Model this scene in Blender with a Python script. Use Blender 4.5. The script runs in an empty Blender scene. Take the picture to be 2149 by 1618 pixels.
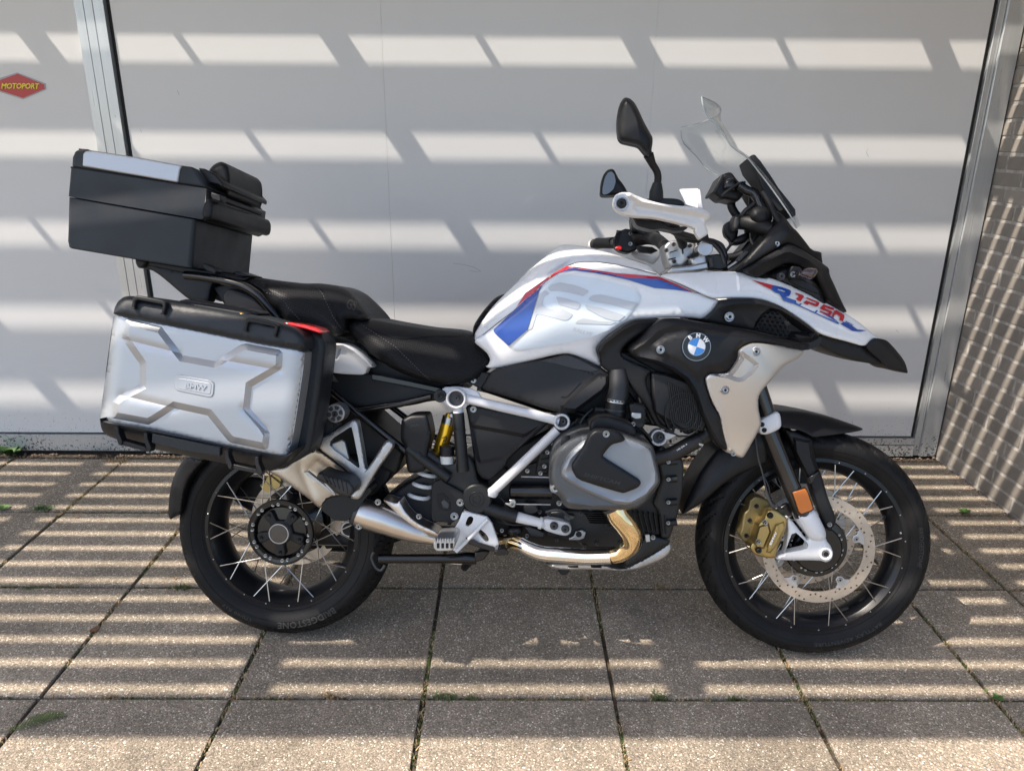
import bpy, bmesh, math, random
import numpy as np
from mathutils import Vector, Matrix
from mathutils.geometry import delaunay_2d_cdt
from mathutils.bvhtree import BVHTree
random.seed(7); rng=np.random.RandomState(7)
S=bpy.context.scene; COL=S.collection
PI=math.pi
# ------------------------------------------------------------------ camera
IW,IH,FP=2149.,1618.,1564.254
PIT,YAW,ROL=0.326959,0.0069823,0.0072287
CAM=np.array([0.214889,-1.583953,1.399803])
_f=np.array([math.sin(YAW)*math.cos(PIT),math.cos(YAW)*math.cos(PIT),-math.sin(PIT)])
_r=np.array([math.cos(YAW),-math.sin(YAW),0.]); _u=np.cross(_r,_f)
_R=math.cos(ROL)*_r+math.sin(ROL)*_u; _U=-math.sin(ROL)*_r+math.cos(ROL)*_u
cd=bpy.data.cameras.new('camera'); co=bpy.data.objects.new('camera',cd); COL.objects.link(co)
cd.sensor_width=36; cd.lens=36*FP/IW; cd.clip_start=.05; cd.clip_end=3000
co.matrix_world=Matrix(((_R[0],_U[0],-_f[0],CAM[0]),(_R[1],_U[1],-_f[1],CAM[1]),(_R[2],_U[2],-_f[2],CAM[2]),(0,0,0,1)))
S.camera=co
# ------------------------------------------------------------------ light
SUN=Vector((.66,.2835,-1.)).normalized()
w=bpy.data.worlds.new('World'); S.world=w; w.use_nodes=True
nt=w.node_tree; sk=nt.nodes.new('ShaderNodeTexSky'); sk.sky_type='NISHITA'; sk.sun_disc=False
sk.sun_elevation=math.asin(-SUN.z); sk.sun_rotation=math.atan2(-SUN.x,-SUN.y); sk.air_density=1.0; sk.dust_density=2.2; sk.ozone_density=1.0
nt.links.new(sk.outputs[0],nt.nodes['Background'].inputs[0]); nt.nodes['Background'].inputs[1].default_value=SKYSTR=.15
ld=bpy.data.lights.new('sun','SUN'); ld.energy=4.05; ld.angle=math.radians(.5); ld.color=(1,.895,.775)
lo=bpy.data.objects.new('sun',ld); COL.objects.link(lo); lo.rotation_euler=SUN.to_track_quat('-Z','Y').to_euler(); lo.location=(-4,-2,8)
S.view_settings.view_transform='Standard'; S.view_settings.look='None'; S.view_settings.gamma=1; S.view_settings.exposure=1.1; S.view_settings.use_curve_mapping=False
S.render.engine='CYCLES'; S.cycles.max_bounces=8; S.cycles.transparent_max_bounces=12
# ------------------------------------------------------------------ materials
def mat(name,col,rough=.5,metal=0.,coat=0.,bump=0.,bscale=200.,noise=0.,nscale=8.,spec=.5,stretch=None,trans=0.,ior=1.5,emit=None,aniso=0.,dust=0.,croughv=.03,rn=.0):
    m=bpy.data.materials.new(name); m.use_nodes=True; n=m.node_tree; p=n.nodes['Principled BSDF']; L=n.links.new
    p.inputs['Base Color'].default_value=(*col,1); p.inputs['Roughness'].default_value=rough; p.inputs['Metallic'].default_value=metal
    p.inputs['Coat Weight'].default_value=coat; p.inputs['Coat Roughness'].default_value=croughv; p.inputs['Specular IOR Level'].default_value=spec
    p.inputs['IOR'].default_value=ior; p.inputs['Transmission Weight'].default_value=trans
    if aniso: p.inputs['Anisotropic'].default_value=aniso
    tc=n.nodes.new('ShaderNodeTexCoord'); mp=n.nodes.new('ShaderNodeMapping'); L(tc.outputs['Object'],mp.inputs[0])
    if stretch: mp.inputs['Scale'].default_value=stretch
    colsock=None
    if noise:
        t=n.nodes.new('ShaderNodeTexNoise'); t.inputs['Scale'].default_value=nscale; t.inputs['Detail'].default_value=6; L(mp.outputs[0],t.inputs[0])
        r=n.nodes.new('ShaderNodeMapRange'); r.inputs[1].default_value=.3; r.inputs[2].default_value=.7; r.inputs[3].default_value=1-noise; r.inputs[4].default_value=1+noise; L(t.outputs[0],r.inputs[0])
        mx=n.nodes.new('ShaderNodeMix'); mx.data_type='RGBA'; mx.blend_type='MULTIPLY'; mx.inputs[0].default_value=1; mx.inputs[6].default_value=(*col,1)
        L(r.outputs[0],mx.inputs[7]); L(mx.outputs[2],p.inputs['Base Color']); colsock=mx.outputs[2]
    if dust:
        t=n.nodes.new('ShaderNodeTexNoise'); t.inputs['Scale'].default_value=5; t.inputs['Detail'].default_value=9; t.inputs['Roughness'].default_value=.7; L(tc.outputs['Object'],t.inputs[0])
        r=n.nodes.new('ShaderNodeMapRange'); r.inputs[1].default_value=.42; r.inputs[2].default_value=.75; r.inputs[3].default_value=0; r.inputs[4].default_value=dust; L(t.outputs[0],r.inputs[0])
        mx=n.nodes.new('ShaderNodeMix'); mx.data_type='RGBA'; L(r.outputs[0],mx.inputs[0]); mx.inputs[7].default_value=(.25,.22,.18,1)
        if colsock: L(colsock,mx.inputs[6])
        else: mx.inputs[6].default_value=(*col,1)
        L(mx.outputs[2],p.inputs['Base Color'])
    if rn:
        t=n.nodes.new('ShaderNodeTexNoise'); t.inputs['Scale'].default_value=9; t.inputs['Detail'].default_value=7; L(mp.outputs[0],t.inputs[0])
        r=n.nodes.new('ShaderNodeMapRange'); r.inputs[1].default_value=.3; r.inputs[2].default_value=.7; r.inputs[3].default_value=max(0,rough-rn); r.inputs[4].default_value=rough+rn; L(t.outputs[0],r.inputs[0]); L(r.outputs[0],p.inputs['Roughness'])
    if bump:
        t=n.nodes.new('ShaderNodeTexNoise'); t.inputs['Scale'].default_value=bscale; t.inputs['Detail'].default_value=3; L(mp.outputs[0],t.inputs[0])
        b=n.nodes.new('ShaderNodeBump'); b.inputs['Strength'].default_value=bump; b.inputs['Distance'].default_value=.001; L(t.outputs[0],b.inputs['Height']); L(b.outputs[0],p.inputs['Normal'])
    return m
M={}
M['white']=mat('white_paint',(.69,.70,.71),.28,coat=1.,noise=.012,nscale=30,rn=.05)
M['whitesat']=mat('white_satin_paint',(.60,.61,.62),.42,coat=.25,noise=.015)
M['whiteframe']=mat('white_frame_enamel',(.56,.57,.59),.35,coat=.4,noise=.03,dust=.05)
M['whitepl']=mat('white_plastic',(.66,.66,.655),.38,bump=.15,bscale=600)
M['black']=mat('matte_black_plastic',(.0075,.008,.0095),.44,spec=.28,bump=.3,bscale=900,noise=.12,dust=.018,rn=.06)
M['blackbox']=mat('scuffed_black_plastic',(.0085,.0115,.0155),.44,spec=.34,bump=.45,bscale=700,noise=.15,dust=.02,rn=.1)
M['blackgl']=mat('gloss_black_enamel',(.004,.004,.005),.22,coat=.35,rn=.05,spec=.35)
M['deep']=mat('dark_engine_metal',(.008,.008,.009),.42,metal=.15,noise=.4,nscale=25,dust=.03,spec=.35)
M['castg']=mat('grey_engine_casting',(.05,.052,.055),.45,metal=.5,bump=.8,bscale=350,noise=.25,dust=.1)
M['satinblk']=mat('satin_black_casting',(.015,.016,.017),.38,metal=.3,bump=.3,bscale=500,noise=.15,dust=.025,spec=.4)
M['rubber']=mat('tyre_rubber',(.0055,.0055,.006),.6,spec=.22,bump=.3,bscale=300,noise=.25,nscale=20,dust=.015)
M['rim']=mat('black_rim_enamel',(.006,.0065,.008),.3,coat=.15,dust=.008,spec=.25)
M['silver']=mat('satin_silver_paint',(.56,.54,.51),.38,metal=.72,noise=.03,rn=.05)
M['graymet']=mat('grey_satin_valve_cover',(.235,.25,.27),.44,metal=.6,noise=.04)
M['graydk']=mat('graphite_valve_cover',(.085,.09,.095),.4,metal=.5,noise=.08)
M['alu']=mat('brushed_aluminium_sheet',(.38,.395,.415),.42,metal=.72,noise=.02,nscale=60,stretch=(.4,4,24),rn=.03)
M['casta']=mat('cast_aluminium',(.43,.43,.435),.38,metal=.85,noise=.08,nscale=30,bump=.4,bscale=300)
M['steel']=mat('brushed_stainless',(.62,.57,.52),.3,metal=1.,noise=.03,nscale=14,rn=.04)
M['chrome']=mat('polished_steel',(.8,.79,.77),.06,metal=1.,noise=.03,nscale=30)
M['heat']=mat('heat_tinted_steel',(.80,.62,.36),.09,metal=1.,noise=.15,nscale=20)
M['spoke']=mat('stainless_spoke',(.5,.5,.49),.3,metal=1.)
M['gold']=mat('gold_anodised',(.38,.28,.11),.36,metal=.85,noise=.1,dust=.06)
M['yellow']=mat('yellow_anodised',(.85,.47,.03),.3,metal=.8)
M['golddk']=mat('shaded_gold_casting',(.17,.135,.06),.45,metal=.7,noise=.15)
M['disc']=mat('brake_disc_steel',(.41,.36,.31),.34,metal=.75,noise=.08,nscale=60)
M['fork']=mat('black_fork_tube',(.008,.008,.009),.16,coat=.4)
M['red']=mat('red_print',(.42,.007,.02),.3,coat=.8)
M['blue']=mat('blue_print',(.008,.058,.30),.3,coat=.8)
M['bluedk']=mat('deep_blue_print',(.012,.055,.26),.3,coat=.8)
M['greyp']=mat('pale_grey_print',(.43,.455,.48),.3,coat=.8)
M['bluew']=mat('pale_blue_white_print',(.56,.63,.69),.3,coat=.8)
M['line']=mat('thin_grey_print',(.50,.52,.55),.35)
M['redpl']=mat('red_reflector_plastic',(.65,.02,.02),.2,coat=.6)
M['orange']=mat('amber_reflector',(.50,.13,.006),.25,coat=.8,bump=.9,bscale=400)
M['silenc']=mat('satin_silencer_ground_tint',(.38,.34,.29),.36,metal=.8,noise=.04)  # warm tone puts the reflected brown ground into the metal's base colour
M['smoke']=mat('smoked_lens',(.05,.03,.035),.05,coat=1.)
M['mirror']=mat('mirror_glass',(.17,.17,.165),.3,metal=1.)
M['hose']=mat('black_rubber_hose',(.013,.013,.014),.5,bump=.2)
M['bolt']=mat('zinc_bolt',(.36,.36,.36),.3,metal=1.,noise=.15,nscale=90)
M['boltb']=mat('black_bolt',(.02,.02,.02),.3,metal=.6)
M['hole']=mat('shade_print_black',(.004,.004,.004),.8)  # near-black colour for the shade inside holes and slots; also black print
M['textw']=mat('white_print',(.8,.8,.8),.4)
M['ytext']=mat('yellow_print',(.80,.62,.03),.4)
M['signred']=mat('red_sticker_vinyl',(.42,.012,.02),.35,coat=.3)
M['signgrey']=mat('grey_sticker_border',(.35,.34,.36),.4)
M['plastres']=mat('milky_reservoir_plastic',(.55,.57,.55),.35)
M['spring']=mat('white_spring_enamel',(.72,.74,.74),.3,coat=.4,dust=.1)
M['capbl']=mat('dark_cap_glass',(.02,.02,.022),.08,coat=1.)
def seatmat():
    m=mat('perforated_black_vinyl',(.008,.008,.009),.47,rn=.05,spec=.2); n=m.node_tree; p=n.nodes['Principled BSDF']; L=n.links.new
    tc=n.nodes.new('ShaderNodeTexCoord'); mp=n.nodes.new('ShaderNodeMapping'); mp.inputs['Rotation'].default_value=(0,.3,0); mp.inputs['Scale'].default_value=(230,1,230); L(tc.outputs['Object'],mp.inputs[0])
    v=n.nodes.new('ShaderNodeTexVoronoi'); v.inputs['Randomness'].default_value=0; v.inputs['Scale'].default_value=1; v.voronoi_dimensions='3D'
    s=n.nodes.new('ShaderNodeSeparateXYZ'); c=n.nodes.new('ShaderNodeCombineXYZ'); L(mp.outputs[0],s.inputs[0]); L(s.outputs[0],c.inputs[0]); L(s.outputs[2],c.inputs[1]); L(c.outputs[0],v.inputs['Vector'])
    r=n.nodes.new('ShaderNodeMapRange'); r.inputs[1].default_value=.1; r.inputs[2].default_value=.35; L(v.outputs['Distance'],r.inputs[0])
    b=n.nodes.new('ShaderNodeBump'); b.inputs['Strength'].default_value=.9; b.inputs['Distance'].default_value=.0012; L(r.outputs[0],b.inputs['Height']); L(b.outputs[0],p.inputs['Normal'])
    mx=n.nodes.new('ShaderNodeMix'); mx.data_type='RGBA'; L(r.outputs[0],mx.inputs[0]); mx.inputs[6].default_value=(.004,.004,.004,1); mx.inputs[7].default_value=(.008,.0085,.010,1); L(mx.outputs[2],p.inputs['Base Color'])
    return m
M['perf']=seatmat()
M['vinyl']=mat('smooth_black_vinyl',(.008,.0085,.010),.46,spec=.2,bump=.35,bscale=500,rn=.06)
def glassmat():
    m=bpy.data.materials.new('clear_acrylic'); m.use_nodes=True; n=m.node_tree; n.nodes.clear(); L=n.links.new
    o=n.nodes.new('ShaderNodeOutputMaterial'); t=n.nodes.new('ShaderNodeBsdfTransparent'); t.inputs[0].default_value=(.96,.97,.97,1)
    g=n.nodes.new('ShaderNodeBsdfGlossy'); g.inputs['Roughness'].default_value=.03; f=n.nodes.new('ShaderNodeLayerWeight'); f.inputs[0].default_value=.5
    pw=n.nodes.new('ShaderNodeMath'); pw.operation='POWER'; pw.inputs[1].default_value=4; L(f.outputs['Facing'],pw.inputs[0]); ma=n.nodes.new('ShaderNodeMath'); ma.operation='MULTIPLY_ADD'; ma.inputs[1].default_value=.55; ma.inputs[2].default_value=.035; L(pw.outputs[0],ma.inputs[0])
    x=n.nodes.new('ShaderNodeMixShader'); L(ma.outputs[0],x.inputs[0]); L(t.outputs[0],x.inputs[1]); L(g.outputs[0],x.inputs[2]); L(x.outputs[0],o.inputs[0]); return m
M['glass']=glassmat()
M['glassedge']=mat('acrylic_edge',(.55,.6,.62),.2,trans=.5)
# ------------------------------------------------------------------ object helpers
def tag(o,label=None,cat=None,group=None,kind=None):
    if label: o['label']=label
    if cat: o['category']=cat
    if group: o['group']=group
    if kind: o['kind']=kind
    return o
def mobj(name,verts,faces,m,parent=None,smooth=30,bevel=0,seg=2,sub=0,solid=0):
    me=bpy.data.meshes.new(name); me.from_pydata([tuple(v) for v in verts],[],faces); me.validate(); 
    bm=bmesh.new(); bm.from_mesh(me); bmesh.ops.recalc_face_normals(bm,faces=bm.faces); bm.to_mesh(me); bm.free()
    if m: me.materials.append(M[m] if isinstance(m,str) else m)
    if smooth:
        me.polygons.foreach_set('use_smooth',[True]*len(me.polygons)); me.set_sharp_from_angle(angle=math.radians(smooth))
    o=bpy.data.objects.new(name,me); COL.objects.link(o)
    if parent: o.parent=parent
    if bevel:
        b=o.modifiers.new('bevel','BEVEL'); b.width=bevel; b.segments=seg; b.limit_method='ANGLE'; b.angle_limit=math.radians(32); b.harden_normals=False; b.use_clamp_overlap=True
    return o
def empty(name,M4,label,cat,group=None):
    o=bpy.data.objects.new(name,None); COL.objects.link(o); o.matrix_world=M4; o.empty_display_size=.1
    return tag(o,label,cat,group)
# bike frame
BX,BY,BPSI,BLEAN,STEER,BS=-0.4277077855,0.2818346516,-0.059064582,0.2357988788,-0.0284543,0.98375711
BM=Matrix.Translation((BX,BY,0))@Matrix.Rotation(BPSI,4,'Z')@Matrix.Rotation(-BLEAN,4,'X')
BMn=np.array(BM)[:3,:3]; BT=np.array([BX,BY,0.]); BI=BMn.T
CL=BI@(CAM-BT)
_RT=np.array([_R,_U,_f])
def Qv(P,W):
    """rays of the survey photograph met with the plane y=W of the machine's own frame"""
    P=np.atleast_2d(np.asarray(P,float)); W=np.broadcast_to(np.asarray(W,float),(len(P),))
    d=np.stack([(P[:,0]-IW/2)/FP,-(P[:,1]-IH/2)/FP,np.ones(len(P))],1)@_RT@BI.T
    t=(W-CL[1])/d[:,1]; return CL+d*t[:,None]
def Q(x,y,w): return Vector(Qv([(x,y)],w)[0])
CR={'1':(120,290,.32756),'2':(180,600,.32756),'3':(340,900,.27805),'4':(820,780,.32573),'5':(980,480,.32756),'6':(1220,190,.26578),'7':(1380,540,.28431),'8':(1400,850,.3337),
 't':(1020,500,.18613),'b':(1400,540,.16752),'s':(1480,350,.16685),'r':(560,1040,.1396),'p':(0,0,1.)}
def K(k,pts):
    a,b,s=CR[k]; return [(a+p[0]*s,b+p[1]*s,*p[2:]) for p in pts]
ORG=[Vector((0,0,0))]; PAR=[None]
def shift(V): return [Vector(v)-ORG[0] for v in V]
def tps(ctl):
    if isinstance(ctl,(int,float)): return lambda P: np.full(len(np.atleast_2d(P)),float(ctl))
    if callable(ctl): return ctl
    c=np.array(ctl,float); X=c[:,:2]/500.; n=len(c)
    if n==2:
        d=X[1]-X[0]; 
        def f2(P):
            P=np.atleast_2d(P)/500.; t=np.clip(((P-X[0])@d)/(d@d),-.3,1.3); return c[0,2]+(c[1,2]-c[0,2])*t
        return f2
    def U(r): return np.where(r>1e-9,r*r*np.log(np.maximum(r,1e-9)),0)
    Kx=U(np.linalg.norm(X[:,None]-X[None],axis=2))+np.eye(n)*1e-4; Pm=np.hstack([np.ones((n,1)),X])
    A=np.block([[Kx,Pm],[Pm.T,np.zeros((3,3))]]); s=np.linalg.lstsq(A,np.concatenate([c[:,2],np.zeros(3)]),rcond=None)[0]
    def f(P):
        P=np.atleast_2d(P)/500.; return U(np.linalg.norm(P[:,None]-X[None],axis=2))@s[:n]+s[n]+P@s[n+1:]
    return f
def seg_dist(P,poly,closed=True):
    A=np.array(poly,float); B=np.roll(A,-1,0)
    if not closed: A=A[:-1];B=B[:-1]
    d=B-A; L=np.maximum((d*d).sum(1),1e-12)
    t=np.clip(((P[:,None]-A[None])*d[None]).sum(2)/L,0,1); q=A[None]+t[...,None]*d[None]
    return np.linalg.norm(P[:,None]-q,axis=2).min(1)
def inside(P,poly):
    A=np.array(poly,float); B=np.roll(A,-1,0); x,y=P[:,0][:,None],P[:,1][:,None]
    c=((A[:,1]>y)!=(B[:,1]>y)); dx=(B[:,0]-A[:,0])*(y-A[:,1])/np.where(B[:,1]==A[:,1],1e-12,B[:,1]-A[:,1])+A[:,0]
    return ((c&(x<dx)).sum(1)%2)==1
def sd(P,poly): d=seg_dist(P,poly); return np.where(inside(P,poly),d,-d)
def chaikin(pts,k=.2,it=2,closed=True):
    p=np.array([q[:2] for q in pts],float)
    for _ in range(it):
        n=np.roll(p,-1,0)
        if closed: p=np.stack([p*(1-k)+n*k,p*k+n*(1-k)],1).reshape(-1,2)
        else:
            a=p[:-1];b=p[1:]; q=np.stack([a*(1-k)+b*k,a*k+b*(1-k)],1).reshape(-1,2); p=np.vstack([p[:1],q[1:-1],p[-1:]])
    return p
def resample(p,step,closed=True):
    out=[]; n=len(p)
    for i in range(n if closed else n-1):
        a=p[i];b=p[(i+1)%n]; L=np.linalg.norm(b-a); k=max(1,int(math.ceil(L/step)))
        for j in range(k): out.append(a+(b-a)*j/k)
    if not closed: out.append(p[-1])
    q=[out[0]]
    for v in out[1:]:
        if np.linalg.norm(v-q[-1])>.6: q.append(v)
    if closed and np.linalg.norm(q[0]-q[-1])<.6: q.pop()
    return np.array(q)
def offset_in(poly,d):
    p=np.array(poly,float); n=len(p); ar=np.sum(p[:,0]*np.roll(p[:,1],-1)-np.roll(p[:,0],-1)*p[:,1]); sgn=1 if ar>0 else -1; out=[]
    for i in range(n):
        a,b,c=p[i-1],p[i],p[(i+1)%n]; u=(b-a)/max(1e-9,np.linalg.norm(b-a)); v=(c-b)/max(1e-9,np.linalg.norm(c-b))
        nu=np.array([-u[1],u[0]])*sgn; nv=np.array([-v[1],v[0]])*sgn; m=nu+nv; L=max(.35,(m@m)/2); out.append(b+m*d/L)
    return np.array(out)
def puff(name,outline,w=-.1,m='black',R=0,bulge=0.,back=None,thick=None,sym=False,step=9,rnd=.2,it=2,holes=(),relief=(),creases=(),ridges=(),smooth=28,parent='cur',mirror=False,label=None,bevel=0,mats=None):
    """solid panel: near face follows depth field w (metres from the mid-plane), edge rounded over R photo px by bulge metres"""
    ol=chaikin(outline,rnd,it) if rnd else np.array([p[:2] for p in outline],float)
    ol=resample(ol,step); W=tps(w)
    hl=[resample(chaikin(h,.2,1) if rnd else np.array([p[:2] for p in h],float),step) for h in holes]
    def D(P):
        P=np.atleast_2d(np.asarray(P,float)); y=W(P).copy()
        if bulge and R:
            d=np.clip(sd(P,ol),0,R)/R; y-=bulge*np.sqrt(np.maximum(0,1-(1-d)**2))
        for (poly,h,sl) in relief:
            dd=sd(P,poly); y-=h*np.clip(dd/max(sl,1e-6),0,1)
        for (pl,h,wd) in ridges:
            dd=seg_dist(P,[q[:2] for q in pl],False); y-=h*np.clip(1-dd/wd,0,1)
        return y
    V=[tuple(p) for p in ol]; E=[(i,(i+1)%len(ol)) for i in range(len(ol))]; nb=len(ol)
    for h in hl:
        o=len(V); V+=[tuple(p) for p in h]; E+=[(o+i,o+(i+1)%len(h)) for i in range(len(h))]
    nbd=len(V); rings=[]
    cl=[]
    for (poly,h,sl) in relief:
        cl.append((np.array(poly,float),True)); cl.append((offset_in(poly,sl),True))
    for (pl,h,wd) in ridges: cl.append((np.array([q[:2] for q in pl],float),False))
    for c in creases: cl.append((np.array([p[:2] for p in c],float),False))
    for c,closed in cl:
        c=resample(c,step*1.5,closed); ok=sd(c,ol)>.8
        o=len(V); V+=[tuple(p) for p in c]
        for i in range(len(c) if closed else len(c)-1):
            j=(i+1)%len(c)
            if ok[i] and ok[j]: E.append((o+i,o+j))
            
    if bulge and R:
        nx=np.roll(ol,-1,0)-np.roll(ol,1,0); nrm=np.stack([-nx[:,1],nx[:,0]],1); nrm/=np.maximum(1e-9,np.linalg.norm(nrm,axis=1))[:,None]
        if inside(ol[:1]+nrm[:1]*.5,ol)[0]==False and inside(ol[5:6]+nrm[5:6]*.5,ol)[0]==False: nrm=-nrm
        for fr in (.08,.25,.5,.8):
            q=ol+nrm*R*fr; ok=sd(q,ol)>R*fr*.93; q=q[ok]
            if len(q): rings.append(q[::(1 if fr<.3 else 2)])
    x0,y0=ol.min(0);x1,y1=ol.max(0); gx,gy=np.meshgrid(np.arange(x0+step/2,x1,step),np.arange(y0+step/2,y1,step)); gx[1::2]+=step/2
    g=np.stack([gx.ravel(),gy.ravel()],1); g=g[sd(g,ol)>max(step*.45,R*.85 if bulge else 0)]
    for c,closed in cl:
        if len(g): g=g[seg_dist(g,c,closed)>step*.35]
    for h in hl:
        if len(g): g=g[sd(g,h)<-step*.3]
    P=[tuple(p) for p in g]
    for r in rings: P+=[tuple(p) for p in r]
    V+=P
    res=delaunay_2d_cdt([Vector(v) for v in V],E,[],0,1e-4)
    vv=np.array([tuple(v) for v in res[0]]); tr=[t for t in res[2]]
    cen=np.array([vv[list(t)].mean(0) for t in tr]); ok=inside(cen,ol)
    for h in hl: ok&=~inside(cen,h)
    tr=[t for t,k in zip(tr,ok) if k]
    used=sorted({i for t in tr for i in t}); mp={a:b for b,a in enumerate(used)}; vv=vv[used]; tr=[tuple(mp[i] for i in t) for t in tr]
    Y=D(vv); X=Qv(vv,Y); n=len(X)
    if sym: X2=X*np.array([1,-1,1])
    elif thick is not None: X2=X+np.array([0,thick,0])
    else: X2=X.copy(); X2[:,1]=back if back is not None else -W(vv)
    ec={}
    for t in tr:
        for a,b in ((t[0],t[1]),(t[1],t[2]),(t[2],t[0])):
            k=(min(a,b),max(a,b)); ec.setdefault(k,[]).append((a,b))
    F=[t for t in tr]+[tuple(i+n for i in t[::-1]) for t in tr]
    for k,l in ec.items():
        if len(l)==1: a,b=l[0]; F.append((b,a,a+n,b+n))
    par=PAR[0] if parent=='cur' else parent
    o=mobj(name,shift(np.vstack([X,X2])),F,m,par,smooth,bevel)
    if label: o['label']=label
    if mirror:
        Z=np.vstack([X,X2])*np.array([1,-1,1]); mobj(name,shift(Z),F,m,par,smooth,bevel)
    bv=BVHTree.FromPolygons([Vector(v) for v in X],tr)
    def DM(P,hit=False):
        P=np.atleast_2d(np.asarray(P,float)); out=D(P); d=Qv(P,0.)-CL; c=Vector(CL)
        for i in range(len(P)):
            h=bv.ray_cast(c,Vector(d[i]).normalized())
            if h[0] is not None: out[i]=h[0].y
            elif hit: out[i]=9.
        return out
    o_D[name]=DM; o_D[name+'_hit']=lambda P: DM(P,True); return o,DM
o_D={};PUFF=[]
def slab(name,outline,w0,w1,m='black',bevel=.003,seg=2,rnd=0,it=1,parent='cur',mirror=False,label=None,smooth=30,wk=None,vb=None):
    """prism along the machine's lateral axis; outline traced at its near face w0"""
    p=chaikin(outline,rnd,it) if rnd else np.array([q[:2] for q in outline],float)
    W=tps(w0); A=Qv(p,W(p)); B=A.copy(); B[:,1]=w1; n=len(p)
    if wk: c=A.mean(0); B[:,0]=c[0]+(B[:,0]-c[0])*wk; B[:,2]=c[2]+(B[:,2]-c[2])*wk
    F=[tuple(range(n)),tuple(range(2*n-1,n-1,-1))]+[(i,(i+1)%n,(i+1)%n+n,i+n) for i in range(n)]
    par=PAR[0] if parent=='cur' else parent
    o=mobj(name,shift(np.vstack([A,B])),F,m,par,smooth,bevel,seg)
    if vb:
        me=o.data; at=me.attributes.new('bevel_weight_edge','FLOAT','EDGE')
        for e in me.edges:
            d=me.vertices[e.vertices[0]].co-me.vertices[e.vertices[1]].co
            at.data[e.index].value=1. if (abs(d.z)>.7*d.length and abs(d.y)<.02) else vb/bevel
        b=o.modifiers['bevel']; b.limit_method='WEIGHT'
    if label:o['label']=label
    if mirror: mobj(name,shift(np.vstack([A,B])*np.array([1,-1,1])),F,m,par,smooth,bevel,seg)
    return o
def smooth_path(P,k=8):
    P=[Vector(p) for p in P]
    if len(P)<3: return P
    out=[]
    for i in range(len(P)-1):
        a=P[max(0,i-1)];b=P[i];c=P[i+1];d=P[min(len(P)-1,i+2)]
        for j in range(k):
            t=j/k; out.append(.5*((2*b)+(c-a)*t+(2*a-5*b+4*c-d)*t*t+(3*b-a-3*c+d)*t**3))
    out.append(P[-1]); return out
def tube3(name,P,r,m='black',seg=10,sm=True,k=6,parent='cur',caps=True,sh=True,flat=1.,mirror=False,label=None,upv=None):
    """swept round tube through 3D points; r may be a list per point"""
    n0=len(P); rr=r if isinstance(r,(list,tuple)) else [r]*n0
    if sm and n0>2:
        Q3=smooth_path(P,k); R_=[]
        for i in range(n0-1):
            for j in range(k): R_.append(rr[i]+(rr[i+1]-rr[i])*j/k)
        R_.append(rr[-1])
    else: Q3=[Vector(p) for p in P]; R_=list(rr)
    V=[];F=[];N=None
    for i,p in enumerate(Q3):
        t=(Q3[min(i+1,len(Q3)-1)]-Q3[max(i-1,0)]).normalized()
        if N is None: N=t.orthogonal().normalized() if upv is None else (Vector(upv)-t*t.dot(Vector(upv))).normalized()
        else: N=(N-t*N.dot(t)).normalized()
        B=t.cross(N)
        for j in range(seg):
            a=2*PI*j/seg; V.append(p+(N*math.cos(a)*flat+B*math.sin(a))*R_[i])
    for i in range(len(Q3)-1):
        for j in range(seg): F.append((i*seg+j,i*seg+(j+1)%seg,(i+1)*seg+(j+1)%seg,(i+1)*seg+j))
    if caps: F.append(tuple(range(seg))[::-1]); F.append(tuple((len(Q3)-1)*seg+j for j in range(seg)))
    par=PAR[0] if parent=='cur' else parent
    o=mobj(name,shift(V) if sh else V,F,m,par,40)
    if label:o['label']=label
    if mirror: mobj(name,shift([Vector((v.x,-v.y,v.z)) for v in V]),F,m,par,40)
    return o
def tube(name,pts,r,m='black',**k): return tube3(name,[Q(*p) for p in pts],r,m,**k)
def cylY(name,c,r,w1,m='black',bev=.0015,seg=28,parent='cur',inner=0,wk=1.,mirror=False,label=None,axis=None):
    """lateral cylinder: c=(px,py,w0) near face centre, r metres, to depth w1; inner>0 makes a ring"""
    C0=Q(*c) if len(c)==3 else c; L=w1-C0.y; ax=Vector((0,1,0)) if axis is None else Vector(axis).normalized()
    return lathe(name,C0,ax,([(r-bev,0),(r,bev),(r*wk,L)] if not inner else [(inner,L),(inner,bev),(inner+bev,0),(r-bev,0),(r,bev),(r,L)]),m,seg,parent,mirror=mirror,label=label,close=not inner)
def lathe(name,C0,ax,prof,m,seg=28,parent='cur',close=True,mirror=False,label=None,sh=True,ring=False,smooth=35):
    ax=Vector(ax).normalized(); N=ax.orthogonal().normalized(); B=ax.cross(N); V=[];F=[]; n=len(prof)
    for j in range(seg):
        a=2*PI*j/seg; d=N*math.cos(a)+B*math.sin(a)
        for (r,h) in prof: V.append(Vector(C0)+d*r+ax*h)
    for j in range(seg):
        k=(j+1)%seg
        for i in range(n-1): F.append((j*n+i,j*n+i+1,k*n+i+1,k*n+i))
        if ring: F.append((j*n+n-1,j*n,k*n,k*n+n-1))
    if close and not ring: F.append(tuple(j*n for j in range(seg))); F.append(tuple(j*n+n-1 for j in range(seg))[::-1])
    par=PAR[0] if parent=='cur' else parent
    o=mobj(name,shift(V) if sh else V,F,m,par,smooth)
    if label:o['label']=label
    if mirror: mobj(name,shift([Vector((v.x,-v.y,v.z)) for v in V]),F,m,par,smooth)
    return o
_boltm={}
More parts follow.
